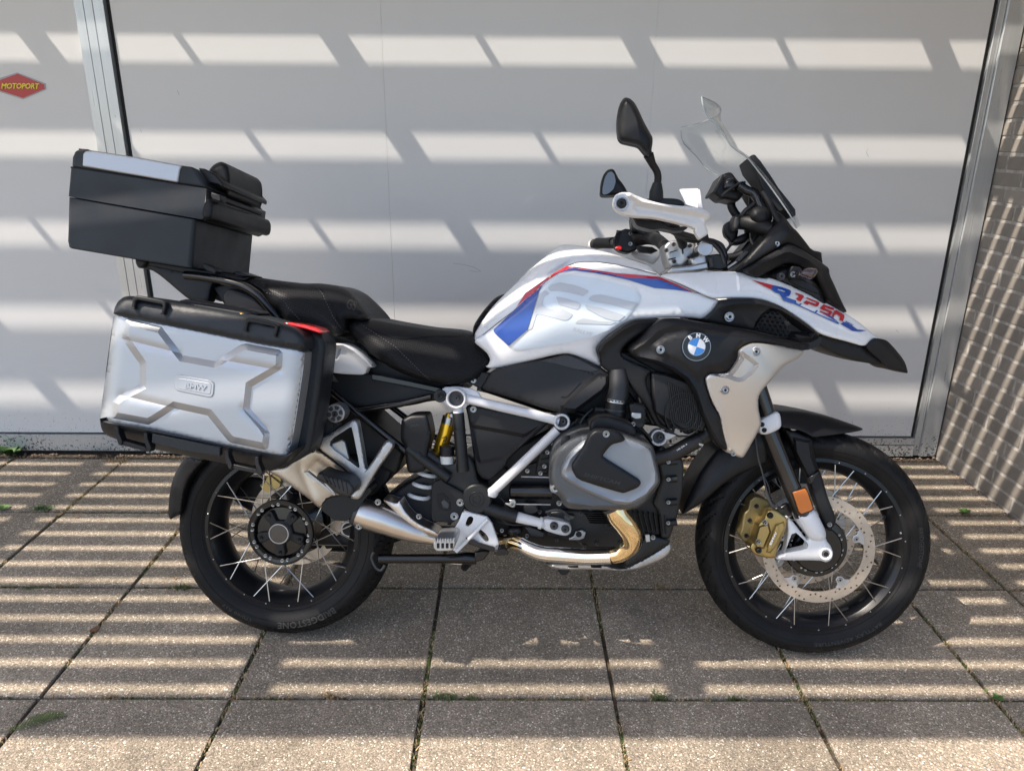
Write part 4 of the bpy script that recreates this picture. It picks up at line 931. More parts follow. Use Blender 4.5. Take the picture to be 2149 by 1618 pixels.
# instrument, sat-nav cradle
na=slab('navigation_cradle',K('s',[(95,315),(225,90),(330,55),(440,200),(540,230),(500,330),(420,440),(260,400),(210,410)]),-.035,.055,'deep',.008,seg=3)
slab('cradle_face',K('s',[(95,318),(205,100),(232,92),(245,120),(135,330),(105,330)]),-.045,.06,'black',.003,parent=na)
puff('cradle_knob',K('s',[(240,170),(330,130),(400,180),(420,280),(380,330),(290,300),(220,290)]),-.045,'blackgl',R=12,bulge=.014,back=0,step=7,parent=na)
tube('cradle_strap',K('s',[(210,370,-.055),(300,290,-.06),(430,215,-.055),(500,200,-.05)]),.004,'hose',parent=na)
tube('navigation_bar',K('s',[(430,240,-.06),(520,300,-.065),(600,330,-.07),(660,400,-.075),(700,490,-.08),(730,560,-.08)]),.0125,'blackgl',seg=14)
tube('navigation_bar',K('s',[(330,420,.04),(330,500,.04),(370,580,.04),(420,640,.04)]),.0115,'deep',seg=12)
puff('horn',K('s',[(555,600),(590,520),(680,490),(780,505),(835,560),(845,650),(790,735),(700,755),(620,720),(565,660)]),-.085,'black',R=20,bulge=.028,back=-.03,step=7)
tube('instrument_tube',K('s',[(440,690,-.05),(560,710,-.07),(700,760,-.09),(830,800,-.10)]),.021,'black',seg=18)
tube('loop_cable',K('s',[(440,650,-.06),(500,560,-.07),(600,480,-.07),(640,440,-.07)]),.006,'hose')
puff('connector_boot',K('s',[(345,660),(375,610),(445,605),(460,700),(420,800),(360,820),(335,760)]),-.065,'hose',R=9,bulge=.012,back=-.03,step=6)
puff('cap_disc',K('s',[(230,810),(245,720),(320,675),(380,700),(420,800),(400,900),(330,970),(290,910),(250,880)]),-.02,'black',R=9,bulge=.008,back=0,step=7)
puff('instrument_bottom',K('s',[(440,860),(520,830),(565,850),(540,920),(480,970),(400,975),(340,960),(380,900)]),-.03,'deep',R=8,bulge=.008,back=.02,step=7)
slab('instrument_display',K('s',[(560,300),(620,330),(760,520),(860,640),(700,980),(600,1000),(500,820),(560,600)]),.0,.02,'deep',.005)
tube('cap_tether',K('s',[(335,970,-.02),(270,1050,-.02),(240,1120,-.02)]),.004,'hose')
tube('wiring_loom',K('s',[(570,830,-.06),(570,900,-.06),(600,980,-.06),(650,1010,-.06)]),.004,'hose')
tube('wiring_loom',K('s',[(640,850,-.02),(560,1010,-.02),(430,1110,-.02),(290,1140,-.02)]),.010,'hose')
# ------------------------------------------------------------------ handlebar
def bar(sgn):
    pts=K('6',[(150,0,0)])
    return
HB=[Q(*K('6',[(640,1235,-.055)])[0]),Q(*K('6',[(800,1230,-.055)])[0])]
# local bar curve: clamp near x~, rises outwards and sweeps back
cN=Q(*K('6',[(800,1215,-.06)])[0]); gN=Q(*K('6',[(318,893,-.435)])[0]); iN=Q(*K('6',[(640,1010,-.30)])[0])
mid1=Q(*K('6',[(760,1120,-.14)])[0]); mid2=Q(*K('6',[(700,1040,-.22)])[0])
c0_=Vector((cN.x,0,cN.z-.004))
P=[c0_,cN,mid1,mid2,iN,Q(*K('6',[(480,950,-.37)])[0]),gN]
tube3('handlebar',P,.0125,'black',seg=14)
Pm=[Vector((v.x,-v.y,v.z)) for v in P]
tube3('handlebar',Pm,.0125,'black',seg=14)
tube3('grip',[P[4].lerp(P[6],.25),P[6]],.0175,'hose',seg=16,sm=False)
tube3('grip',[Pm[4].lerp(Pm[6],.25),Pm[6]],.0175,'hose',seg=16,sm=False)
def frm(p): return p
# near controls hidden behind the guard
slab('brake_master_cylinder',K('6',[(400,990),(560,1000),(650,1040),(700,1080),(850,1070),(830,1100),(740,1110),(640,1090),(560,1100),(440,1070)]),-.34,-.28,'deep',.004,rnd=.15)
puff('brake_reservoir',K('6',[(500,860),(560,850),(640,850),(760,855),(810,880),(820,915),(700,910),(560,900)]),-.36,'black',R=5,bulge=.006,back=-.28,step=5)
# handguard (white)
hg,hD=puff('hand_guard',K('6',[(248,880),(262,830),(310,805),(380,805),(430,830),(520,865),(640,895),(780,912),(900,925),(960,935),(1010,960),(1025,985),(1020,1010),(985,1030),(975,1060),(990,1090),(1000,1110),(995,1140),(960,1160),(935,1178),(915,1150),(895,1115),(900,1095),(860,1075),(780,1055),(680,1030),(560,1005),(430,1000),(340,985),(280,955),(250,915)]),[(1300,427,-.455),(1400,435,-.40),(1470,450,-.35),(1480,490,-.335)],'whitepl',R=4,bulge=.006,thick=.02,step=5,ridges=[(K('6',[(390,830),(480,880),(700,920),(900,950),(1010,985)]),.010,9)],relief=[(K('6',[(420,880),(520,905),(760,945),(960,985),(970,1040),(880,1050),(700,1010),(560,980),(440,970),(400,930)]),-.007,7)])
lathe('hand_guard_washer',Q(*K('6',[(320,893,-.479)])[0]),(0,1,0),[(.0125,0),(.0155,0),(.0155,.01),(.0125,.01)],'bolt',32,hg,ring=True)
bolt(*K('6',[(320,893)])[0][:2],-.479,.0085,'boltb',hg,h=.004)
slab('hand_guard_tab',K('6',[(772,780),(800,775),(920,772),(940,790),(935,920),(920,940),(815,905),(795,850)]),-.33,-.322,'whitepl',.003,parent=hg)
slab('hand_guard_tab_edge',K('6',[(905,772),(940,785),(962,935),(925,925)]),-.338,-.30,'whitepl',.002,parent=hg)
# far guard and clutch controls, read off the photograph at their own distance
puff('hand_guard',K('6',[(385,1290),(440,1260),(520,1300),(580,1310),(620,1290),(615,1330),(570,1375),(520,1350),(440,1330)]),.34,'whitepl',R=7,bulge=.008,back=.36,step=6)
tube('grip',K('6',[(100,1215,.46),(250,1200,.37)]),.0175,'hose',seg=16,sm=False)
tube('bar_end',K('6',[(85,1215,.475),(108,1215,.462)]),.0185,'whitepl',seg=16,sm=False)
sw=slab('switch_cluster',K('6',[(262,1150),(300,1110),(350,1090),(420,1100),(450,1180),(440,1260),(370,1285),(310,1270),(265,1240)]),.27,.34,'deep',.006,seg=2)
slab('red_switch',K('6',[(262,1240),(300,1225),(325,1238),(318,1262),(270,1255)]),.262,.275,'redpl',.003,parent=sw)
for k in range(7): slab('switch_rib',K('6',[(255+4*k,1200-16*k),(290+4*k,1190-14*k),(292+4*k,1198-14*k),(256+4*k,1210-16*k)]),.262,.28,'deep',.001,parent=sw)
bolt(*K('6',[(390,1130)])[0][:2],.262,.005,'bolt',sw); bolt(*K('6',[(388,1212)])[0][:2],.262,.005,'bolt',sw)
tube('clutch_hose',K('6',[(430,1160,.26),(520,1150,.2),(600,1180,.12),(660,1230,.05)]),.018,'black',seg=14)
slab('switch_cluster',K('6',[(390,1000),(440,1010),(455,1110),(400,1110)]),.20,.26,'deep',.004)
slab('clutch_master_cylinder',K('6',[(440,1090),(560,1080),(620,1120),(640,1160),(560,1150),(480,1140)]),.18,.24,'deep',.004)
slab('lever_bracket',K('6',[(440,1225),(560,1235),(610,1265),(560,1285),(460,1275)]),.22,.26,'deep',.003)
# risers and triple clamp
rz=puff('handlebar_clamp',K('6',[(650,1240),(680,1200),(720,1185),(760,1180),(800,1190),(850,1200),(900,1185),(905,1250),(900,1290),(850,1330),(800,1390),(740,1390),(700,1400),(670,1300)]),-.05,'casta',R=6,bulge=.006,sym=True,step=6,it=1,creases=[K('6',[(700,1200),(760,1260),(720,1330)])])[0]
for p in ((672,1262),(730,1215),(735,1350),(860,1225)): bolt(*K('6',[p])[0][:2],-.066,.0045,'castg',rz)
slab('clamp_groove',K('6',[(690,1330),(745,1318),(747,1326),(692,1340)]),-.064,-.05,'hole',0,parent=rz)
slab('clamp_groove',K('6',[(796,1195),(802,1195),(808,1290),(801,1290)]),-.0645,-.05,'hole',0,parent=rz)
slab('clamp_joint',K('6',[(700,1275),(760,1258),(762,1264),(702,1282)]),-.066,-.05,'hole',0,parent=rz)
slab('top_yoke',K('6',[(665,1440),(720,1395),(860,1380),(1000,1350),(1010,1410),(900,1430),(700,1445)]),-.10,.10,'casta',.006)
puff('yoke_clamp',K('6',[(860,1320),(960,1270),(990,1290),(1005,1350),(1000,1385),(940,1410),(890,1400),(860,1360)]),-.085,'casta',R=10,bulge=.010,back=-.03,step=6,mirror=True)
slab('yoke_slot',K('6',[(862,1300),(950,1268),(960,1278),(865,1318)]),-.098,-.05,'hole',.001)
tube('fork_top',K('6',[(950,1150,-.09),(980,1270,-.09)]),.017,'hose',sm=False); cylY('fork_cap',K('6',[(980,1245,-.11)])[0],.02,-.06,'casta')
# hoses between bars and nose
tube('brake_hose',K('6',[(620,1060,-.25),(760,1140,-.2),(900,1170,-.14),(1050,1190,-.10),(1120,1260,-.09),(1145,1350,-.09)]),.0052,'hose')
tube('brake_hose',K('6',[(700,1100,-.22),(880,1150,-.16),(1020,1200,-.11),(1100,1280,-.10),(1130,1370,-.10)]),.0052,'hose')
tube('throttle_cable',K('6',[(650,1080,-.20),(850,1190,-.13),(1000,1180,-.07),(1110,1220,-.06),(1150,1330,-.06)]),.0045,'hose')
slab('connector_block',K('6',[(990,1300),(1080,1290),(1150,1310),(1160,1400),(1100,1420),(1020,1410)]),-.10,-.04,'deep',.004)
slab('connector_block',K('6',[(1010,1320),(1040,1315),(1045,1400),(1015,1400)]),-.106,-.09,'hose',.002)
# mirrors
mr=puff('mirror',K('6',[(280,300),(282,210),(300,110),(330,65),(352,55),(385,65),(420,95),(455,160),(490,240),(540,330),(565,375),(563,420),(555,470),(560,500),(545,530),(520,525),(490,490),(450,440),(380,425),(315,410),(290,380)]),-.40,'black',R=15,bulge=.026,thick=.02,step=7,ridges=[(K('6',[(352,58),(400,130),(440,250),(470,400)]),.008,30)])[0]
tube('mirror_stem',K('6',[(530,510,-.395),(560,580,-.385),(595,640,-.375),(605,690,-.37),(600,740,-.365)]),[.012,.0085,.0082,.0082,.0085],'black',seg=12,parent=mr)
tube('mirror_boot',K('6',[(600,730,-.365),(592,800,-.36),(590,865,-.355)]),[.010,.0155,.0165],'black',seg=14,parent=mr,sm=False)
m2=puff('mirror',K('6',[(150,820),(152,760),(165,680),(200,630),(240,618),(262,630),(290,690),(330,740),(365,800),(340,825),(270,828),(180,832)]),.42,'black',R=8,bulge=.012,thick=.05,step=6)[0]
decal('mirror_glass',K('6',[(166,815),(168,770),(185,690),(212,648),(240,640),(262,665),(272,720),(255,780),(215,815),(180,825)]),'mirror',.402,.002,parent=m2)
tube('mirror_stem',K('6',[(330,790,.43),(370,850,.41),(395,950,.39),(405,1100,.30)]),.0085,'black',seg=10,parent=m2)
# ------------------------------------------------------------------ tank
tk_w=[(1000,700,-.08),(1110,560,-.05),(1180,522,-.02),(1250,560,-.085),(1370,575,-.10),(1030,720,-.115),(1150,600,-.12)]
puff('tank_cover',K('5',[(45,692),(60,652),(130,540),(190,470),(250,412),(400,262),(500,180),(560,130),(603,103),(680,105),(780,118),(900,150),(1000,178),(1100,212),(1180,236),(1200,262),(1240,300),(1290,345),(1180,330),(1000,300),(830,260),(700,250),(640,260),(560,310),(450,410),(350,510),(200,625),(100,700),(50,735)]),tk_w,'white',R=30,bulge=.035,sym=True,step=9,creases=[K('5',[(600,108),(480,230),(250,440),(90,640)]),K('5',[(600,108),(700,140),(950,180),(1190,260)])])
side_w=[(1000,715,-.145),(1030,770,-.140),(1190,570,-.152),(1400,600,-.160),(1240,760,-.155),(1560,630,-.158),(1180,650,-.180)]
ts,tD=puff('tank_side_panel',K('5',[(45,722),(60,740),(100,772),(130,800),(148,835),(140,868),(118,880),(130,892),(170,900),(400,850),(560,810),(640,800),(700,815),(780,850),(858,890),(862,866),(845,820),(832,785),(832,760),(870,715),(930,668),(1020,605),(1080,580),(1200,575),(1300,568),(1420,568),(1512,582),(1570,545),(1600,505),(1622,456),(1560,448),(1480,412),(1350,352),(1240,304),(1215,292),(1100,262),(950,228),(830,212),(750,212),(700,218),(640,240),(560,292),(450,388),(350,488),(200,602),(100,682)]),side_w,'white',R=11,bulge=.012,back=-.02,step=8,it=1,mirror=True,
  creases=[K('5',[(110,760),(200,800),(400,760),(600,740),(830,680),(980,570),(1115,440),(1080,390)]),K('5',[(700,250),(900,270),(1100,330),(1350,400),(1590,470)])],
  relief=[(K('5',[(180,640),(320,510),(480,370),(560,300),(700,262),(850,272),(1060,345),(1120,420),(1100,490),(1010,600),(880,690),(700,740),(450,780),(300,790),(250,745)]),.0025,6)])
T='t'
_sd=lambda P:np.minimum(tD(P),o_D['tank_cover_hit'](P))
decal('red_stripe',K(T,[(340,780),(440,620),(600,508),(760,398),(905,317),(1000,322),(1200,356),(1450,392),(1700,412),(1955,436),(2149,520),(2380,625),(2290,596),(2149,540),(1950,460),(1600,446),(1400,404),(1200,372),(1000,338),(930,344),(800,398),(640,508),(560,600),(440,692)]),'red',_sd,.0022,rnd=0)
decal('blue_stripe',K(T,[(345,782),(85,1030),(88,1055),(105,1078),(255,1215),(465,1035),(600,590),(640,520),(720,450),(830,390),(930,366),(1000,362),(1200,388),(1400,424),(1600,470),(1800,532),(1900,562),(2149,583),(2440,626),(2380,622),(2290,598),(2149,542),(1950,462),(1600,448),(1400,406),(1200,374),(1000,340),(930,346),(800,400),(640,510),(600,562),(560,602),(440,694)]),'blue',_sd,.0022,rnd=0)
decal('knee_print',K(T,[(905,412),(1050,425),(1250,455),(1450,505),(1600,550),(1700,605),(1750,650),(1735,735),(1600,890),(1450,1010),(1200,1110),(900,1180),(600,1240),(400,1268),(330,1262),(285,1240),(470,1060),(520,1020),(575,850),(600,600),(680,500),(780,440)]),'bluew',tD,.0006,rnd=.1)
for pl in ([(700,560),(740,525),(830,498),(1000,530),(1158,590),(1140,615),(1095,652),(950,615),(830,590),(770,592),(720,600)],
  [(655,590),(690,600),(715,622),(655,655),(640,700),(640,750),(680,785),(835,825),(858,795),(975,855),(965,880),(920,920),(870,925),(575,850),(520,1020),(465,1040),(600,640)],
  [(790,660),(880,672),(1045,725),(1068,745),(1055,780),(1030,805),(820,750)],
  [(1155,682),(1200,645),(1290,635),(1500,680),(1720,735),(1640,805),(1400,745),(1180,705)],
  [(1110,750),(1300,790),(1570,870),(1500,930),(1440,930),(1330,900),(1140,800)],
  [(1095,905),(1300,940),(1480,940),(1400,975),(1340,972),(1000,960),(1040,925)]): decal('tank_lettering',K(T,pl),'greyp',tD,.0013,rnd=.08)
text_on('lettering','RALLYE','line',(K(T,[(975,1045)])[0][:2],K(T,[(1195,1105)])[0][:2]),8,tD,.0014,bold=.02,shear=.2)
for i in range(6):
    o=i*13
    decal('pin_stripe',K(T,[(690-o*.2,380+o*.6),(780,330+o*.55),(960,250-30+o*.4),(960,252-30+o*.4),(780,333+o*.55),(690-o*.2,383+o*.6)]),'line',o_D['tank_cover'],.0012,rnd=0,step=14)
# seats
puff('pillion_seat',K('1',[(1100,900),(1180,888),(1300,898),(1500,922),(1600,932),(1655,930),(1700,932),(1780,942),(1840,960),(1880,985),(1930,1040),(1980,1110),(2008,1165),(1960,1180),(1880,1160),(1850,1165),(1855,1200),(1840,1250),(1805,1275),(1770,1278),(1700,1240),(1600,1200),(1500,1185),(1450,1175),(1400,1100),(1320,1010),(1220,945)]),[(480,600,-.11),(640,600,-.10),(740,615,-.08),(720,690,-.15),(600,670,-.15),(770,670,-.12)],'perf',R=38,bulge=.05,sym=True,step=9,creases=[K('1',[(1645,932),(1700,1000),(1770,1150),(1840,1240)]),K('1',[(1340,995),(1450,1040),(1520,1140),(1700,1240)])])
decal('seat_nose_panel',K('1',[(1665,938),(1700,936),(1780,950),(1838,968),(1880,995),(1925,1050),(1970,1115),(1995,1158),(1900,1150),(1848,1155),(1838,1225),(1815,1200),(1770,1080),(1712,985)]),'vinyl',o_D['pillion_seat'],.0012,rnd=.1)
def stitch(name,k,pts,D,par='cur'):
    p=resample(np.array([q[:2] for q in K(k,pts)]),3.2,False); X=Qv(p,D(p)-.0016)
    V=[];F=[]
    for i in range(0,len(X)-1,2):
        a,b=Vector(X[i]),Vector(X[i+1]); t=(b-a).normalized(); nn=Vector((0,1,0)).cross(t)*.0007; o=len(V)
        V+=[a-nn,a+nn,b+nn,b-nn,(a+b)/2+Vector((0,-.0009,0))]; F+=[(o,o+1,o+4),(o+1,o+2,o+4),(o+2,o+3,o+4),(o+3,o,o+4)]
    mobj(name,shift(V),F,'line2',PAR[0] if par=='cur' else par,0)
M['line2']=mat('grey_thread',(.10,.10,.105),.7)
stitch('stitching','1',[(1340,992),(1400,1005),(1450,1040),(1480,1085),(1560,1170)],o_D['pillion_seat'])
stitch('stitching','1',[(1650,934),(1700,1000),(1770,1150),(1835,1240)],o_D['pillion_seat'])
text_on('lettering','GS','rubber2',(K('1',[(1846,1090)])[0][:2],K('1',[(1908,1108)])[0][:2]),22,o_D['pillion_seat'],.0030,bold=.03)
puff('rider_seat',[(735,672),(752,665),(775,667),(830,678),(900,689),(950,692),(978,696),(1000,712),(1022,740),(1028,760),(1020,782),(1000,799),(970,806),(930,808),(880,798),(830,778),(790,752),(760,725),(735,700),(728,685)],[(740,680,-.11),(850,690,-.10),(985,710,-.07),(1015,780,-.12),(900,790,-.16),(800,740,-.15)],'perf',R=34,bulge=.05,sym=True,step=8,creases=[[(752,672),(830,720),(900,775),(930,800)]])
decal('seat_upper_panel',[(742,674),(775,670),(830,681),(900,692),(950,696),(975,700),(960,706),(900,705),(850,712),(820,708)],'vinyl',o_D['rider_seat'],.001,rnd=.1)
decal('panel_seam',K('5',[(1215,294),(1100,264),(950,230),(830,214),(750,214),(700,220),(640,242),(560,294),(450,390),(350,490),(200,604),(100,684),(100,681),(200,600),(350,486),(450,386),(560,290),(640,238),(700,216),(750,210),(830,210),(950,226),(1100,260),(1215,290)]),'hose',_sd,.0016,rnd=0,step=12)
stitch('stitching','p',[(757,680),(830,728),(880,778),(905,800)],o_D['rider_seat'])
puff('tank_rear_pad',K('5',[(35,690),(40,620),(100,530),(180,440),(250,412),(200,470),(120,560),(60,650),(50,720)]),-.02,'vinyl',R=8,bulge=.02,sym=True,step=8)
# tail
tl,tlD=puff('tail_side_cover',K('2',[(1520,420),(1530,370),(1640,370),(1700,390),(1770,440),(1850,525),(1805,520),(1790,570),(1700,568),(1600,560),(1520,545)]),[(680,730,-.19),(770,780,-.16)],'whitesat',R=4,bulge=.004,back=-.12,step=6,mirror=True,ridges=[(K('2',[(1535,380),(1645,378),(1720,420),(1830,520)]),.008,10)],creases=[K('2',[(1535,395),(1640,400),(1700,440),(1800,525)]),K('2',[(1640,400),(1605,500),(1530,430)])],relief=[(K('2',[(1530,390),(1640,395),(1610,500)]),-.008,5)])
puff('under_seat_panel',[(665,800),(670,770),(790,786),(860,806),(930,816),(975,822),(960,838),(900,842),(870,850),(780,862),(700,840)],-.135,'black',R=6,bulge=.006,back=.135,step=9)
slab('frame_rail',[(780,785),(860,800),(960,822),(958,832),(860,812),(780,797)],-.155,-.13,'blackgl',.002,mirror=True)
slab('seat_support',[(440,600),(520,590),(560,600),(640,680),(680,720),(660,740),(560,700),(470,640)],-.11,.11,'black',.006)
slab('tail_core',[(470,625),(560,640),(640,700),(760,740),(960,815),(900,830),(700,790),(560,720),(480,680)],-.10,.10,'deep',.006)
slab('rear_carrier_panel',K('1',[(1060,1010),(1100,960),(1180,985),(1260,1020),(1330,1100),(1370,1180),(1180,1130),(1080,1080)]),-.15,-.10,'black',.004,rnd=.15)
# grab rail
tube('grab_rail',K('1',[(820,878,-.13),(900,885,-.135),(1000,900,-.145),(1100,922,-.155),(1200,952,-.16),(1290,1010,-.165),(1360,1090,-.165),(1430,1175,-.16)]),.0115,'blackgl',seg=14,mirror=True)
puff('carrier_bracket',K('1',[(500,782),(560,800),(640,815),(760,840),(860,865),(1000,885),(1060,920),(1000,930),(985,960),(970,1045),(950,1052),(862,1040),(830,1025),(640,862),(560,830),(545,836),(520,832),(505,805)]),-.125,'black',R=5,bulge=.004,back=-.085,step=8,mirror=True)
slab('carrier_plate',K('1',[(500,778),(960,850),(1200,900),(1240,885),(1200,915),(900,880),(600,820),(510,800)]),-.13,.13,'black',.004)
slab('carrier_clip',K('1',[(935,800),(1000,830),(1020,850),(1010,870),(960,850),(930,825)]),-.165,-.13,'black',.002)
slab('carrier_clip',K('1',[(1140,850),(1230,880),(1215,888),(1160,885),(1130,870)]),-.1,.0,'black',.002)
slab('carrier_strut',K('1',[(985,935),(1060,930),(1080,1000),(1050,1050),(1010,1035),(985,1010)]),-.05,.05,'black',.004)
# ------------------------------------------------------------------ frame and engine core (dark mass)
slab('engine_block',K('4',[(700,560),(760,640),(1000,560),(1060,420),(1180,380),(1600,330),(1720,480),(1860,560),(1880,620),(1850,900),(1790,1070),(1640,1080),(1600,1160),(1450,1230),(1000,1240),(880,1140),(700,1060),(560,940),(560,780)]),-.115,.115,'deep',.012,seg=3)
slab('gearbox_housing',K('4',[(440,560),(720,520),(1040,360),(1100,420),(1060,640),(760,1010),(620,1060),(480,1000),(470,800)]),-.10,.10,'deep',.012,seg=3)
slab('air_filter_housing',K('5',[(100,960),(400,850),(860,900),(920,950),(1180,920),(1300,1280),(1000,1240),(700,1190),(500,1180),(80,1040)]),-.10,.10,'deep',.01)
slab('radiator',K('5',[(1180,920),(1280,930),(1500,1010),(1560,1200),(1520,1300),(1380,1290),(1300,1240),(1200,1180)]),-.20,-.02,'deep',.006,mirror=True)
for i in range(14): slab('radiator_fin',K('5',[(1290+i*14,985+i*6),(1293+i*14,985+i*6),(1330+i*13,1245+i*3),(1327+i*13,1245+i*3)]),-.207,-.198,'hose',0)
slab('front_engine_cover',K('4',[(1740,470),(1800,520),(1880,560),(1892,620),(1885,760),(1860,900),(1800,1082),(1740,1075),(1720,900),(1690,860),(1745,690),(1700,520)]),-.135,.10,'satinblk',.008,seg=3)
for (u,v) in ((1806,582),(1806,694),(1806,842),(1804,975)):
    tube('cover_stud',K('4',[(u-20,v,-.14),(u+38,v-6,-.14)]),.009,'satinblk',sm=False,seg=12); bolt(*K('4',[(u-16,v)])[0][:2],-.152,.0042,'bolt')
# lots of small cast detail between frame and cylinder
rs=random.Random(3)
gb=slab('ribbed_casing',K('4',[(1060,380),(1130,360),(1120,450),(1040,560),(1010,660),(930,660),(960,480)]),-.135,-.09,'satinblk',.005)
for i in range(7): slab('casing_rib',K('4',[(950+i*9,640-i*38),(1040+i*6,628-i*38),(1041+i*6,634-i*38),(951+i*9,648-i*38)]),-.142,-.13,'deep',.001,parent=gb)
for p in ((880,640),(965,655),(1010,520),(1050,470),(990,610)): bolt(*K('4',[p])[0][:2],-.146,.0045,'bolt')
# starter
tube('starter_motor',K('4',[(765,768,-.135),(775,768,-.135),(1040,772,-.135)]),[.015,.0205,.0205],'blackgl',seg=24,sm=False)
tube('starter_stud',K('4',[(840,676,-.14),(1020,680,-.14)]),.0022,'bolt',sm=False,seg=8); tube('starter_stud',K('4',[(780,852,-.16),(1030,856,-.16)]),.0022,'bolt',sm=False,seg=8)
slab('starter_bracket',K('4',[(762,825),(802,822),(808,845),(800,875),(780,878),(735,855),(737,845),(768,848)]),-.165,-.15,'bolt',.002)
bolt(*K('4',[(783,857)])[0][:2],-.168,.004,'bolt')
# lower covers and sensors
slab('lower_gear_cover',K('4',[(1010,900),(1240,890),(1360,900),(1480,960),(1540,1060),(1490,1140),(1240,1140),(1200,1100),(1000,1060)]),-.135,-.1,'satinblk',.006)
puff('clutch_actuator',K('4',[(750,1010),(840,1000),(850,1060),(760,1070)]),-.16,'black',R=8,bulge=.012,back=-.12,step=6)
bolt(*K('4',[(716,1024)])[0][:2],-.155,.0042,'bolt'); bolt(*K('4',[(878,1058)])[0][:2],-.155,.0045,'bolt')
slab('sensor_plug',K('4',[(860,1000),(930,1010),(990,1040),(985,1070),(900,1060)]),-.16,-.13,'hose',.003)
tube('wire',K('4',[(680,960,-.15),(780,985,-.16),(880,990,-.16),(960,1060,-.15)]),.003,'hose',seg=6)
tube('wire',K('4',[(700,800,-.14),(740,860,-.15),(700,930,-.16),(760,980,-.16)]),.003,'hose',seg=6)
tube('wire',K('4',[(1180,260,-.14),(1250,280,-.15),(1350,270,-.16),(1400,290,-.16)]),.0025,'hose',seg=6)
slab('silver_mount_tab',K('4',[(1145,1075),(1180,1060),(1190,1030),(1235,1020),(1258,1035),(1245,1075),(1215,1085),(1150,1085)]),-.15,-.14,'casta',.002)
cylY('mount_hole',K('4',[(1212,1048,-.152)])[0],.008,-.14,'hole')
cylY('drain_boss',K('4',[(1415,985,-.15)])[0],.017,-.12,'satinblk'); bolt(*K('4',[(1415,985)])[0][:2],-.156,.009,'boltb')
bolt(*K('4',[(1285,907)])[0][:2],-.145,.0075,'bolt'); bolt(*K('4',[(1085,850)])[0][:2],-.16,.0055,'bolt')
cylY('hose_mount_disc',K('4',[(1232,335,-.15)])[0],.0155,-.12,'deep'); cylY('hose_mount_ring',K('4',[(1232,335,-.154)])[0],.0165,-.13,'satinblk',inner=.0125)
for k in range(6): slab('cooling_fin',K('4',[(1240+k*8,905+k*14),(1400+k*10,908+k*14),(1402+k*10,914+k*14),(1242+k*8,911+k*14)]),-.17,-.11,'satinblk',.0015)
for k in range(7): slab('casing_rib',K('4',[(1560+k*34,905+k*4),(1567+k*34,905+k*4),(1610+k*28,1035+k*2),(1602+k*28,1035+k*2)]),-.142,-.11,'satinblk',.0015)
for p in ((1020,915),(1120,905),(1225,915),(1330,1110),(1250,1128),(1070,1085),(1480,1105),(1535,1060),(1370,915),(905,870),(960,905)): bolt(*K('4',[p])[0][:2],-.142,.0045,'castg')
tube('fuel_line',K('4',[(1300,240,-.16),(1240,300,-.165),(1190,400,-.16),(1140,430,-.16),(1060,520,-.155)]),.0042,'hose',seg=8)
tube('breather_hose',K('4',[(1180,330,-.15),(1130,380,-.155),(1090,470,-.15),(1030,560,-.145)]),.0085,'hose',seg=12)
tube('wire',K('4',[(1540,300,-.2),(1600,360,-.19),(1650,400,-.18),(1700,470,-.16)]),.003,'hose',seg=6)
tube('wire',K('4',[(1420,310,-.21),(1500,330,-.21),(1560,350,-.2)]),.003,'hose',seg=6)
tube('oil_line',K('4',[(1000,905,-.15),(1060,890,-.155),(1110,900,-.155),(1160,945,-.15)]),.0045,'castg',seg=8)
slab('sensor_plug',K('4',[(1115,925),(1185,928),(1180,950),(1160,952),(1155,965),(1135,962),(1118,945)]),-.155,-.14,'castg',.002)
tube('oil_filter_body',K('4',[(560,940,-.13),(640,1010,-.13)]),.018,'satinblk',sm=False)
slab('selector_housing',K('4',[(860,850),(940,862),(960,900),(900,930),(850,905)]),-.15,-.12,'satinblk',.004)
for (a,b_) in (((1640,160),(1690,330)),((1660,150),(1760,340)),((1600,100),(1640,300))):
    tube('radiator_hose',K('4',[(a[0],a[1],-.17),((a[0]+b_[0])/2-12,(a[1]+b_[1])/2,-.175),(b_[0],b_[1],-.16)]),.0065,'hose',seg=10)
for k in range(3): tube('fan_guard_ring',[(Q(1435,870,-.205)+Vector((math.cos(t*PI/8)*(.022+.014*k),0,math.sin(t*PI/8)*(.026+.017*k)))) and (1435+math.cos(t*PI/8)*(17+11*k),870+math.sin(t*PI/8)*(20+13*k),-.206) for t in range(17)],.0016,'satinblk',seg=6)
# side panels under the tank
ap,apD=puff('airbox_side_panel',K('5',[(160,905),(300,872),(430,846),(560,822),(640,802),(740,835),(855,888),(915,932),(912,1000),(880,1045),(790,1110),(700,1180),(600,1178),(545,1165),(400,1120),(250,1075),(80,1030),(120,970)]),[(1030,780,-.155),(1250,780,-.185),(1280,800,-.20),(1200,860,-.19),(1010,815,-.15),(1120,830,-.175)],'black',R=6,bulge=.006,back=-.12,step=8,it=1,mirror=True,
  relief=[(K('5',[(845,925),(910,932),(908,1000),(876,1045),(700,1175),(600,1165),(600,1130),(720,1020)]),.012,7)],creases=[K('5',[(140,960),(480,860),(760,930),(850,920)]),K('5',[(100,1020),(190,985),(270,1000),(540,1110)])])
slab('panel_slot',K('5',[(600,1075),(640,1070),(730,985),(715,1000),(640,1080)]),-.192,-.17,'hole',0,parent=ap)
decal('vent_insert',K('5',[(470,850),(560,822),(635,808),(720,838),(840,905),(800,915),(700,900),(560,862)]),'hose',apD,.001,parent=ap,rnd=.05)
